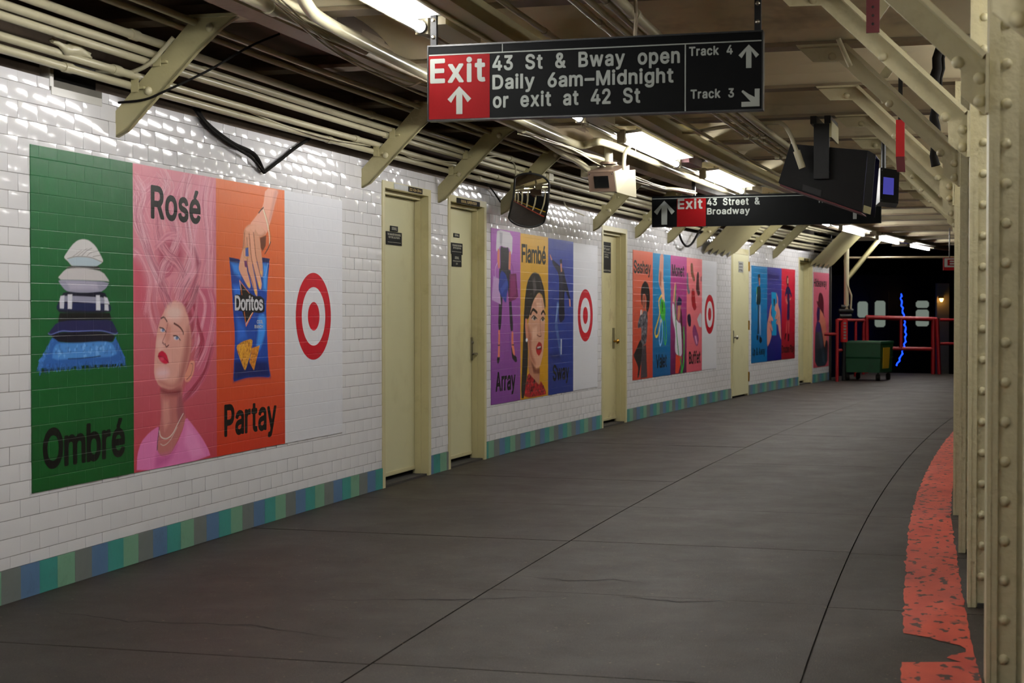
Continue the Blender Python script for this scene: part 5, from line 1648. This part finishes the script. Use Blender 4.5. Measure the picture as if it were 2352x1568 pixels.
# ================================================================ LAMPS
# strut rail that carries the lamps
MB().box(-9, 16, 1.75, 1.85, 2.565, 2.66).box(-9, 16, 1.735, 1.75, 2.55, 2.575).build('strut_rail', 'cream', None,
                                                                                         label='long cream steel rail beside the row of lamps', cat='rail')
ends = [-9.4, -5.95, -2.5, .99, 4.51, 8.0, 11.35, 14.8, 18.3, 21.6, 25.15, 28.4]
lamp_names = ['lamp behind the camera, far back', 'lamp behind the camera', 'lamp just behind the camera', 'nearest fluorescent lamp, left of the big exit sign',
              'fluorescent lamp half hidden by the big exit sign', 'fluorescent lamp right of the camera box', 'fluorescent lamp above the far exit sign',
              'fluorescent lamp hidden above the far exit sign', 'first small fluorescent lamp past the far sign', 'second small fluorescent lamp past the far sign',
              'third small fluorescent lamp past the far sign', 'farthest fluorescent lamp by the red exit tablet']
for e, lab in zip(ends, lamp_names):
    a, b = e - 2.12, e
    g = thing('fluorescent_lamp', lab, 'lamp', W((a + b) / 2, ulight(e), 2.6), 'row of fluorescent lamps')
    zt = 2.555
    MB().tube([W(s, ulight(s), zt) for s in np.linspace(a, b, 4)], .021, 10).build('tube', 'tube', g)
    h = MB()
    n = 4
    for q in range(n):
        x0, x1 = a + (b - a) * q / n, a + (b - a) * (q + 1) / n
        v0, v1 = ulight(x0), ulight(x1)
        P = []
        for s, v in ((x0, v0), (x1, v1)):
            P += [W(s, v - .035, zt + .035), W(s, v + .15, zt + .055), W(s, v + .15, zt + .075), W(s, v - .035, zt + .06)]
        h.hull8([P[0], P[1], P[2], P[3], P[4], P[5], P[6], P[7]])
    h.build('reflector', 'refl', g)
    for s, sg in ((a, -1), (b, 1)):
        v = ulight(s)
        k = MB()
        k.box(s + (0 if sg > 0 else -.05), s + (.05 if sg > 0 else 0), v - .03, v + .03, zt - .03, zt + .07, n=1)
        k.build('lamp_socket', 'housing', g)
        MB().tube([W(s - .03 * sg, v, zt), W(s + .012 * sg, v, zt)], .030, 12).build('end_ring', 'black', g)
    vm = ulight(b)
    MB().box(b + .05, b + .62, vm - .03, vm + .10, zt + .02, zt + .09, n=1).build('junction_box', 'darkred' if abs(e - 8) < .1 else 'housing', g)
    for s in (a + .3, b - .3):
        MB().tube([W(s, ulight(s) + .05, zt + .06), W(s, ulight(s) + .05, ZB + .01)], .008, 6).build('hanger', 'housing', g)

edge_words = ['far behind the camera', 'behind the camera', 'just behind the camera', 'beyond the first column', 'beyond the third column', 'beyond the fifth column',
              'beyond the seventh column', 'beyond the ninth column', 'beyond the eleventh column', 'beyond the fourteenth column']
for k, lab in enumerate(edge_words):  # added unseen lamp row that brightens the columns, braces and lower wall
    a = -11.6 + 3.5 * k
    b = a + 2.12
    g = thing('fluorescent_lamp', 'added platform edge lamp ' + lab, 'lamp', W((a + b) / 2, 4.62, 2.6), 'added row of lamps over the platform edge')
    MB().tube([W(s, 4.62, 2.58) for s in np.linspace(a, b, 4)], .021, 8).build('tube', 'added_tube', g)
    MB().box(a - .05, b + .05, 4.59, 4.65, 2.62, 2.66).build('reflector', 'refl', g)
    for s in (a, b):
        MB().box(s - .02, s + .02, 4.60, 4.64, 2.55, 2.63, n=1).build('lamp_socket', 'housing', g)

# ================================================================ SIGNS
def sl(s):
    return lambda u, z: W(s, u, z)


def rect(u0, u1, z0, z1, s, name, m, parent, d=.001):
    return MB().box(s - d, s, u0, u1, z0, z1, n=1).build(name, m, parent)


def arrow(u, zt, zb, half, stem, s, parent, m='signwht', name='arrow'):
    h = half
    P = [(0, 0), (h, -h * 1.02), (h * .70, -h * 1.32), (stem, -h * .64), (stem, zb - zt), (-stem, zb - zt), (-stem, -h * .64), (-h * .70, -h * 1.32), (-h, -h * 1.02)]
    vs = [W(s, u + a, zt + b) for a, b in P]
    tri = geometry.tessellate_polygon([[Vector((a, b, 0)) for a, b in P]])
    return MB().add(vs, tri).build(name, m, parent, recalc=False)


s = .94
g = thing('exit_sign', 'large black hanging sign reading Exit and 43 St & Bway open', 'sign', W(s, 2.35, 2.12))
MB().box(s, s + .05, 1.599, 3.11, 2.122, 2.46, n=1).build('panel', 'signblk', g)
MB().box(s - .004, s + .054, 1.595, 3.114, 2.455, 2.462, n=1).box(s - .004, s + .054, 1.595, 3.114, 2.118, 2.124, n=1).box(
    s - .003, s + .053, 1.594, 1.600, 2.118, 2.46, n=1).box(s - .003, s + .053, 3.109, 3.115, 2.118, 2.46, n=1).build('frame', 'black', g)
rect(1.602, 1.890, 2.126, 2.413, s, 'red_field', 'signred', g)
rect(1.602, 3.107, 2.4145, 2.4195, s, 'white_rule', 'signwht', g)
rect(2.775, 2.780, 2.124, 2.4145, s, 'white_rule', 'signwht', g)
rect(1.948, 1.951, 2.4195, 2.455, s, 'white_tick', 'signwht', g)
f = sl(s - .0018)
lettering('Exit', 1.608, 1.870, 2.289, 2.400, f, 'lettering', 'signwht', g, track=34)
lettering('43 St & Bway open', 1.903, 2.754, 2.335, 2.403, f, 'lettering', 'signwht', g, track=34, space=230)
lettering('Daily 6am–Midnight', 1.903, 2.726, 2.251, 2.317, f, 'lettering', 'signwht', g, track=34, space=230)
lettering('or exit at 42 St', 1.905, 2.579, 2.168, 2.236, f, 'lettering', 'signwht', g, track=34, space=230)
lettering('Track 4', 2.794, 2.984, 2.363, 2.403, f, 'lettering', 'signwht', g, track=34, space=230)
lettering('Track 3', 2.801, 2.990, 2.177, 2.217, f, 'lettering', 'signwht', g, track=34, space=230)
arrow(1.747, 2.272, 2.146, .056, .0145, s - .0018, g)
arrow(3.053, 2.402, 2.301, .044, .0115, s - .0018, g)
P = [(3.100, 2.211), (3.100, 2.135), (3.022, 2.135), (3.022, 2.156), (3.062, 2.156), (3.022, 2.20), (3.028, 2.207), (3.052, 2.19), (3.079, 2.175), (3.079, 2.211)]
tri = geometry.tessellate_polygon([[Vector((a, b, 0)) for a, b in P]])
MB().add([W(s - .0018, a, b) for a, b in P], tri).build('arrow', 'signwht', g, recalc=False)
for u0 in (1.605, 3.075):
    MB().box(s + .012, s + .038, u0, u0 + .028, 2.46, 2.66, n=1).build('hanger_bar', 'blackmat', g)
    for z in (2.50, 2.58):
        put('hanger_bolt', MB().dome((0, 0, 0), (0, 0, 1), .011, .008, 8, 2).mesh('hanger_bolt', M['steel']), g, matrix=facing(s + .012, u0 + .014, z))
MB().tube([W(s + .025, 2.55, 2.46), W(s + .025, 2.555, 2.55), W(s + .025, 2.55, 2.66)], .009, 6).build('hanger_rod', 'beam', g)

s = 10.28
g = thing('exit_sign', 'smaller far black hanging sign reading Exit 43 Street & Broadway', 'sign', W(s, 1.8, 2.13))
MB().box(s, s + .05, .632, 2.96, 2.128, 2.445, n=1).build('panel', 'signblk', g)
rect(.636, 2.956, 2.418, 2.424, s, 'white_rule', 'signwht', g)
rect(.898, 1.201, 2.13, 2.416, s, 'red_field', 'signred', g)
f = sl(s - .0018)
arrow(.765, 2.40, 2.153, .11, .030, s - .0018, g)
lettering('Exit', .906, 1.166, 2.309, 2.413, f, 'lettering', 'signwht', g, track=34)
lettering('43 Street &', 1.214, 1.757, 2.339, 2.412, f, 'lettering', 'signwht', g, track=34, space=230)
lettering('Broadway', 1.214, 1.655, 2.247, 2.314, f, 'lettering', 'signwht', g, track=34)
lettering('Track 4', 2.336, 2.60, 2.342, 2.402, f, 'lettering', 'signwht', g, track=34, space=230)
arrow(2.706, 2.40, 2.173, .075, .018, s - .0018, g)
P = [(2.90, 2.36), (2.935, 2.32), (2.88, 2.25), (2.84, 2.29)]
MB().add([W(s - .0018, a, b) for a, b in P], [(0, 1, 2, 3)]).build('arrow', 'signwht', g, recalc=False)
for u0 in (1.05, 2.5):
    MB().box(s + .012, s + .038, u0, u0 + .035, 2.445, 2.66, n=1).build('hanger_bar', 'black', g)

# ================================================================ CAMERA BOX
g = thing('camera_box', 'boxy bronze security camera housing on a cream drop post', 'security camera', W(6.75, 1.1, 2.2))
a, b = 6.55, 6.95


def hexa(p0, p1, sa, sb):
    """p0 at sa (u, z: bl, br, tr, tl), p1 at sb"""
    q = [W(sa, *p) for p in p0] + [W(sb, *p) for p in p1]
    return MB().hull8([q[0], q[1], q[2], q[3], q[4], q[5], q[6], q[7]])


hexa([(1.0, 2.218), (1.222, 2.216), (1.200, 2.372), (.985, 2.371)], [(1.0, 2.24), (1.24, 2.24), (1.235, 2.455), (1.0, 2.455)], a, b).build('housing', 'camera', g)
hexa([(.985, 2.371), (1.200, 2.372), (1.205, 2.378), (.982, 2.378)], [(1.0, 2.455), (1.235, 2.455), (1.235, 2.462), (1.0, 2.462)], a - .004, b).build('top_plate', 'camera', g)
hexa([(1.223, 2.212), (1.232, 2.208), (1.212, 2.378), (1.203, 2.374)], [(1.29, 2.19), (1.30, 2.19), (1.29, 2.42), (1.28, 2.42)], a - .004, b - .02).build('side_plate', 'cameraside', g)  # paler than the housing: brightness of the lit side is in its colour
hexa([(1.048, 2.247), (1.166, 2.247), (1.155, 2.342), (1.038, 2.341)], [(1.048, 2.247), (1.166, 2.247), (1.155, 2.342), (1.038, 2.341)], a - .006, a + .02).build('window', 'darkglass', g)
for u, z in ((1.0, 2.358), (1.187, 2.358)):
    put('screw', MB().dome((0, 0, 0), (0, 0, 1), .006, .004, 8, 2).mesh('screw', M['black']), g, matrix=facing(a - .002, u, z))
MB().tube([W(6.78, 1.10, 2.455), W(6.78, 1.10, 2.66)], .036, 16).build('drop_post', 'cameraside', g)
MB().tube([W(6.78, 1.10, 2.455), W(6.78, 1.10, 2.472)], .07, 16).build('post_flange', 'camera', g)
MB().tube(smooth(suz([(6.7, 1.25, 2.40), (6.7, 1.25, 2.48), (6.68, 1.27, 2.55), (6.66, 1.33, 2.60)])), .016, 8).build('feed_conduit', 'cameraside', g)
MB().box(6.80, 6.98, .86, 1.0, 2.36, 2.45, n=1).build('rear_box', 'pipe', g)

# ================================================================ MIRROR
mp = W(6.95, .37, 2.19)
nrm = (Vector((0, 0, 1.25)) - mp).normalized()
th = TH0 + 6.95 / RAD
nrm = (Matrix.Rotation(math.radians(24), 3, 'Z') @ Vector((nrm.x, nrm.y, 0)).normalized())
nrm = (nrm + Vector((0, 0, -.16))).normalized()
xa = Vector((0, 0, 1)).cross(nrm).normalized()
ya = nrm.cross(xa)
rot = Matrix.Rotation(math.radians(-5), 3, nrm)
xa, ya = rot @ xa, rot @ ya
g = thing('safety_mirror', 'black-rimmed convex mirror hanging below the fourth bracket', 'mirror', mp)


def outline(t):
    """rounded-off upright panel: flat sides, bowed top and bottom"""
    w, h = .165, .225
    x = w * max(-1, min(1, 1.25 * math.cos(t)))
    y = math.sin(t)
    yy = (.14 + .085 * math.sqrt(max(0, 1 - (x / (w * 1.05)) ** 2))) * (1 if y >= 0 else -1)
    if abs(math.cos(t)) * 1.25 > 1:
        yy = .155 * max(-1, min(1, y / .6)) if abs(y) < .6 else yy
    return x * (1 - .03 * (yy > 0)), yy


n, rings = 48, 9
vs, fs = [], []
bul = .055
for r in range(rings + 1):
    k = r / rings
    for q in range(n):
        x, y = outline(2 * math.pi * q / n)
        d = bul * (1 - (k * math.hypot(x, y) / .225) ** 2)
        vs.append(mp + xa * x * k + ya * y * k + nrm * d)
for r in range(rings):
    for q in range(n):
        q2 = (q + 1) % n
        fs.append((r * n + q, r * n + q2, (r + 1) * n + q2, (r + 1) * n + q))
MB().add(vs, fs, True).build('mirror_face', 'mirror', g, recalc=False)
rim = [vs[rings * n + q] for q in range(n)] + [vs[rings * n]]
MB().tube(rim, .009, 8, False).build('rim', 'black', g)
MB().add([p - nrm * .012 for p in rim[:-1]], [tuple(range(n - 1, -1, -1))]).build('back', 'black', g, recalc=False)
MB().tube([mp - nrm * .0 + ya * .05, mp - nrm * .09 + ya * .15, W(7.2, .30, 2.45)], .014, 8).build('arm', 'black', g)

# ================================================================ MONITORS
g = thing('monitor_box', 'large black tilted monitor housing hung from the ceiling', 'monitor', W(5.95, 2.95, 2.0))
side = [(2.627, 2.186), (3.225, 1.965), (3.262, 2.402), (2.714, 2.467)]
MB().sweep(side, 5.74, 6.12, 1).build('housing', 'blackmat', g)
MB().sweep([(2.64, 2.178), (3.22, 1.962), (3.225, 1.950), (2.64, 2.165)], 5.735, 6.125, 1).build('bottom_plate', 'darkred', g)
MB().sweep([(3.228, 1.965), (3.285, 1.945), (3.318, 2.37), (3.265, 2.402)], 5.735, 5.745, 1).sweep(
    [(3.228, 1.965), (3.285, 1.945), (3.318, 2.37), (3.265, 2.402)], 6.115, 6.125, 1).sweep(
    [(3.262, 2.402), (3.318, 2.37), (3.318, 2.362), (3.262, 2.394)], 5.735, 6.125, 1).build('visor', 'black', g)
MB().sweep([(3.234, 2.02), (3.242, 2.02), (3.268, 2.36), (3.260, 2.36)], 5.77, 6.09, 1).build('screen', 'screen', g)
MB().sweep([(2.80, 2.13), (2.935, 2.08), (2.94, 2.125), (2.805, 2.172)], 5.736, 5.741, 1).build('maker_plate', 'black', g)
MB().sweep([(3.232, 1.962), (3.283, 1.944), (3.29, 1.995), (3.237, 2.013)], 5.731, 5.736, 1).build('scuffed_corner', 'cream', g)
g2 = thing('monitor_post', 'black steel post and channels carrying the monitor housing', 'post', W(5.7, 2.94, 2.2))
MB().box(5.69, 5.735, 2.886, 2.995, 2.205, 2.60, n=1).build('post', 'black', g2)
for u0 in (2.862, 2.962):
    MB().box(5.68, 6.2, u0, u0 + .044, 2.60, 2.655, n=1).build('channel', 'black', g2)
MB().box(5.69, 6.2, 2.996, 3.012, 2.50, 2.62, n=1).build('side_strut', 'cream', g2)
g = thing('monitor', 'second small monitor facing us with a lit violet screen', 'monitor', W(6.85, 3.34, 2.1))
hexa([(3.268, 2.105), (3.408, 2.088), (3.416, 2.345), (3.272, 2.372)], [(3.20, 2.10), (3.36, 2.08), (3.36, 2.36), (3.20, 2.37)], 6.8, 7.2).build('housing', 'black', g)
hexa([(3.292, 2.165), (3.372, 2.155), (3.375, 2.285), (3.296, 2.297)], [(3.292, 2.165), (3.372, 2.155), (3.375, 2.285), (3.296, 2.297)], 6.794, 6.81).build('screen', 'screen', g)
MB().tube([W(7, 3.28, 2.36), W(7, 3.28, 2.66)], .02, 8).build('drop_post', 'black', g)
for u, z in ((3.28, 2.12), (3.40, 2.105), (3.403, 2.2), (3.28, 2.24), (3.285, 2.35), (3.405, 2.33)):
    put('screw', bpy.data.meshes['screw'], g, matrix=facing(6.798, u, z))

# red stop markers hanging near the columns
sm = .80
g = thing('stop_marker', 'dull red marker bar at the top edge of the frame', 'marker', W(sm, 3.57, 2.44))
MB().box(sm - .005, sm + .005, 3.553, 3.607, 2.404, 2.66, n=1).build('bar', 'darkred', g)
for z in (2.44, 2.475, 2.51):
    put('hole', MB().dome((0, 0, 0), (0, 0, 1), .006, .001, 8, 2).mesh('hole', M['black']), g, matrix=facing(sm - .005, 3.58, z))
sm = 3.9
g = thing('stop_marker', 'bright red marker bar hanging beside the small monitor', 'marker', W(sm, 3.55, 2.1))
MB().box(sm - .005, sm + .007, 3.559, 3.610, 2.18, 2.40, n=1).build('bar', 'red', g)
hexa([(3.566, 2.09), (3.615, 2.087), (3.610, 2.18), (3.559, 2.183)], [(3.566, 2.09), (3.615, 2.087), (3.610, 2.18), (3.559, 2.183)], sm - .003, sm + .009).build('bent_tail', 'darkred', g)
MB().box(sm - .004, sm + .006, 3.572, 3.597, 2.40, 2.66, n=1).build('hanger', 'black', g)

# ================================================================ FAR END OF THE PLATFORM
def bar(m_, a, b, r=.025):
    return m_.tube([Vector(a), Vector(b)], r, 4)


Y = 31.5
g = thing('red_gate', 'red steel swing gate across the end of the platform', 'gate', (7.8, Y, 0))
for nm, a, b, r in (('top_rail', (7.11, Y, 1.14), (8.53, Y, 1.10), .045), ('bottom_rail', (7.11, Y, .52), (8.47, Y, .50), .04), ('post', (7.13, Y, .02), (7.13, Y, 1.16), .04),
                    ('post', (7.82, Y, .50), (7.82, Y, 1.12), .035), ('post', (8.47, Y, .0), (8.47, Y, 1.12), .045), ('post', (8.58, Y - .05, 0), (8.53, Y - .05, 1.12), .04)):
    MB().tube([Vector(a), Vector(b)], r, 4).build(nm, 'gate', g)
g = thing('red_railing', 'red railing running from the tiled wall end to the gate', 'railing', (6.4, 29.5, 0))
for nm, a, b in (('rail', (5.83, 28.1, 1.10), (7.06, 31.4, 1.08)), ('rail', (5.6, 28.1, .85), (5.83, 28.1, .85)), ('post', (5.83, 28.1, 0), (5.83, 28.1, 1.12)),
                 ('post', (6.62, 30.2, 0), (6.62, 30.2, 1.09)), ('post', (7.02, 31.3, 0), (7.02, 31.3, 1.12)), ('rail', (5.83, 28.1, .55), (6.4, 29.6, .55))):
    MB().tube([Vector(a), Vector(b)], .03, 4).build(nm, 'gate', g)
g = thing('red_railing', 'red railing right of the gate, running behind the columns', 'railing', (9.2, Y, 0))
for nm, a, b in (('rail', (8.6, Y, 1.09), (10.2, Y, 1.07)), ('rail', (8.6, Y, .61), (10.2, Y, .60)), ('post', (10.2, Y, 0), (10.2, Y, 1.1))):
    MB().tube([Vector(a), Vector(b)], .03, 4).build(nm, 'gate', g)

g = thing('waste_bin', 'green wheeled waste bin before the red gate', 'bin', (6.5, 28.7, 0))
c0 = [(6.06, 28.62), (6.65, 28.33), (7.01, 28.92), (6.42, 29.21)]
MB().hull8([Vector((x, y, .15)) for x, y in c0] + [Vector((x + (x - 6.535) * .06, y + (y - 28.77) * .06, .68)) for x, y in c0]).build('body', 'dumpster', g)
MB().hull8([Vector((x + (x - 6.535) * .1, y + (y - 28.77) * .1, .68)) for x, y in c0] + [Vector((x + (x - 6.535) * .08, y + (y - 28.77) * .08, .715)) for x, y in c0]).build('lid', 'dumpster', g)
MB().hull8([Vector((x + (x - 6.535) * .03, y + (y - 28.77) * .03, .40)) for x, y in c0] + [Vector((x + (x - 6.535) * .075, y + (y - 28.77) * .075, .43)) for x, y in c0]).build('rib', 'dumpster', g)
for x, y in c0:
    x2, y2 = x + (6.535 - x) * .15, y + (28.77 - y) * .15
    MB().tube([Vector((x2 - .03, y2, .06)), Vector((x2 + .03, y2, .06))], .06, 12).build('wheel', 'rubber', g)
    MB().tube([Vector((x2, y2, .08)), Vector((x2, y2, .16))], .02, 6).build('caster', 'black', g)
MB().hull8([Vector((6.72, 28.43, .22)), Vector((6.90, 28.72, .22)), Vector((6.905, 28.71, .22)), Vector((6.725, 28.42, .22)),
            Vector((6.725, 28.40, .60)), Vector((6.91, 28.69, .60)), Vector((6.92, 28.68, .60)), Vector((6.735, 28.39, .60))]).build('taped_panel', 'yellow', g)

g = thing('standpipe', 'pale standpipe with black valves and a red sleeve, by the wall end', 'pipe', (6.1, 28.6, 0))
MB().tube([Vector((6.1, 28.6, 1.3)), Vector((6.1, 28.6, 2.6))], .045, 10).build('riser', 'pipe', g)
MB().tube([Vector((6.06, 28.6, 2.2)), Vector((6.09, 28.57, 1.8)), Vector((6.18, 28.55, 1.55)), Vector((6.17, 28.56, 1.3))], .016, 6).build('side_hose', 'pipe', g)
MB().tube([Vector((6.06, 28.6, .7)), Vector((6.06, 28.6, 1.12))], .065, 10).build('red_sleeve', 'red', g)
for q in range(6):
    MB().cube((6.06, 28.533, .77 + q * .055), .022, .003, .014).build('worn_mark', 'signwht', g)
for z, r in ((1.17, .08), (1.27, .10), (1.34, .06)):
    MB().tube([Vector((6.06 - r, 28.6, z)), Vector((6.06 + r * 1.6, 28.6, z))], .045, 8).build('valve', 'black', g)
MB().tube([Vector((6.06, 28.6, 0)), Vector((6.06, 28.6, .7))], .04, 8).build('lower_riser', 'black', g)
g = thing('end_frame', 'cream steel post and brace framing the dark tunnel mouth', 'frame', (6.0, 28.5, 0))
MB().tube([Vector((6.09, 28.75, 2.24)), Vector((7.89, 28.75, 2.25)), Vector((9.5, 28.75, 2.25))], .02, 4).build('cross_bar', 'beam', g)
MB().tube([Vector((6.12, 28.7, 1.84)), Vector((6.62, 28.7, 2.46)), Vector((6.8, 28.7, 2.68))], .045, 4).build('brace', 'cream', g)
MB().tube([Vector((5.82, 28.7, 0)), Vector((5.82, 28.7, 2.7))], .03, 4).build('post', 'concrete', g)

g = thing('exit_tablet', 'small red and white E tablet hanging beside the far column', 'sign', (7.5, 27, 2.0))
MB().cube((7.53, 27, 2.075), .11, .01, .11).build('panel', 'signred', g)
MB().hull8([Vector((7.44, 26.985, 2.02)), Vector((7.64, 26.985, 2.02)), Vector((7.64, 26.988, 2.02)), Vector((7.44, 26.988, 2.02)),
            Vector((7.44, 26.985, 2.17)), Vector((7.64, 26.985, 2.17)), Vector((7.64, 26.988, 2.17)), Vector((7.44, 26.988, 2.17))]).build('white_field', 'signwht', g)
lettering('E', 7.49, 7.62, 2.045, 2.15, lambda a, z: Vector((a, 26.982, z)), 'lettering', 'signred', g)
MB().tube([Vector((7.53, 27, 2.18)), Vector((7.53, 27, 2.7))], .01, 6).build('hanger', 'black', g)

# a dark train standing beyond, its windows lit
g = thing('subway_train', 'dark subway car with lit windows standing beyond the gate', 'train', (11, 42, -1.2))
MB().hull8([Vector((6.5, 42, -1.0)), Vector((18, 43.5, -1.0)), Vector((18, 46, -1.0)), Vector((6.5, 45, -1.0)),
            Vector((6.5, 42, 2.25)), Vector((18, 43.5, 2.25)), Vector((18, 46, 2.25)), Vector((6.5, 45, 2.25))]).build('car_body', 'train', g)


def on_train(x, z, d=.02):
    return Vector((x, 42 + (x - 6.5) * 1.5 / 11.5 - d, z))


for x0, x1, z0, z1 in ((9.34, 9.62, 1.10, 1.53), (9.82, 10.11, .84, 1.55), (10.97, 11.33, 1.36, 1.55), (10.97, 11.33, .86, 1.31)):
    k = .05
    P = [(x0 + k, z0), (x1 - k, z0), (x1, z0 + k), (x1, z1 - k), (x1 - k, z1), (x0 + k, z1), (x0, z1 - k), (x0, z0 + k)]
    n = len(P)
    MB().add([on_train(a, b) for a, b in P] + [on_train(a, b, -.01) for a, b in P], [tuple(range(n))] + [(q, (q + 1) % n, n + (q + 1) % n, n + q) for q in range(n)]).build('window', 'window', g)
for x in (9.7, 10.2, 10.85, 11.42):
    MB().hull8([on_train(x - .02, -.6), on_train(x + .02, -.6), on_train(x + .02, -.6, -.02), on_train(x - .02, -.6, -.02),
                on_train(x - .02, 1.8), on_train(x + .02, 1.8), on_train(x + .02, 1.8, -.02), on_train(x - .02, 1.8, -.02)]).build('door_seam', 'black', g)
rope = [Vector((10.05 + .13 * math.sin(q * .12) * q / 16 + .022 * math.sin(q * 2.3), 40.5, 1.72 - q * .062)) for q in range(31)]
MB().tube(rope, [.008 + .012 * abs(math.sin(q * 1.3 + .4)) for q in range(31)], 6).build(
    'rope_light', 'blue', None, label='glowing blue rope light hanging beyond the gate', cat='light')
g = thing('tunnel_lamp', 'small amber bulkhead lamp on a far tunnel post', 'lamp', (11.3, 41, 1.5))
MB().dome((11.23, 41, 1.60), (0, 0, -1), .05, .09, 10, 3).build('bulb', 'amber', g)
MB().cube((11.23, 41.05, 1.64), .06, .05, .03).build('cap', 'black', g)
MB().cube((11.32, 41.25, .5), .16, .08, 1.5).build('post', 'cream', g)
MB().cube((14, 50, 0), 30, .2, 6).build('wall_far', 'dark', None, kind='structure')

# ================================================================ SMALL THINGS ABOVE
m_ = MB()
pts = [W(.18 + .045 * q, .13 + .012 * math.sin(q), 2.415 + .012 * math.cos(q * 1.3)) for q in range(8)]
m_.tube(pts, [.008, .012, .016, .024, .034, .03, .02, .008], 9)
o = m_.build('paper_wad', 'pipe', None, label='crumpled painted wad stuck between conduits, top left', cat='wad')
for v_ in o.data.vertices:
    v_.co += Vector((random.gauss(0, .004), random.gauss(0, .004), random.gauss(0, .005)))
for s, u, z, lab in ((7.95, .214, 2.478, 'upper square junction fitting on the conduits right of the mirror'), (8.05, .12, 2.388, 'lower square junction fitting on the conduits right of the mirror')):
    g = thing('junction_fitting', lab, 'fitting', W(s, u, z), 'junction fittings on the conduits')
    MB().box(s, s + .13, u - .032, u + .032, z - .035, z + .03, n=1).build('body', 'pipe', g)
    MB().tube([W(s - .05, u, z), W(s + .18, u, z)], .027, 10).build('collar', 'pipe', g)
for s0, lab in ((1.35, 'short bent strap between the first two column braces'), (2.95, 'short strut behind the third column brace')):
    g = MB().sweep([(3.50, 2.52), (3.56, 2.52), (3.66, 2.66), (3.60, 2.66)], s0, s0 + .02, 1).build('strap', 'creamcol', None, label=lab, cat='strap')
for s0, u0, lab in ((2.45, 3.33, 'thin slanting rod beside the third brace'), (4.0, 3.42, 'thin slanting rod beside the fourth brace')):
    MB().tube([W(s0, u0, 2.66), W(s0 + .03, u0 + .06, 2.52)], .013, 8).build('slanting_rod', 'creamcol', None, label=lab, cat='rod')
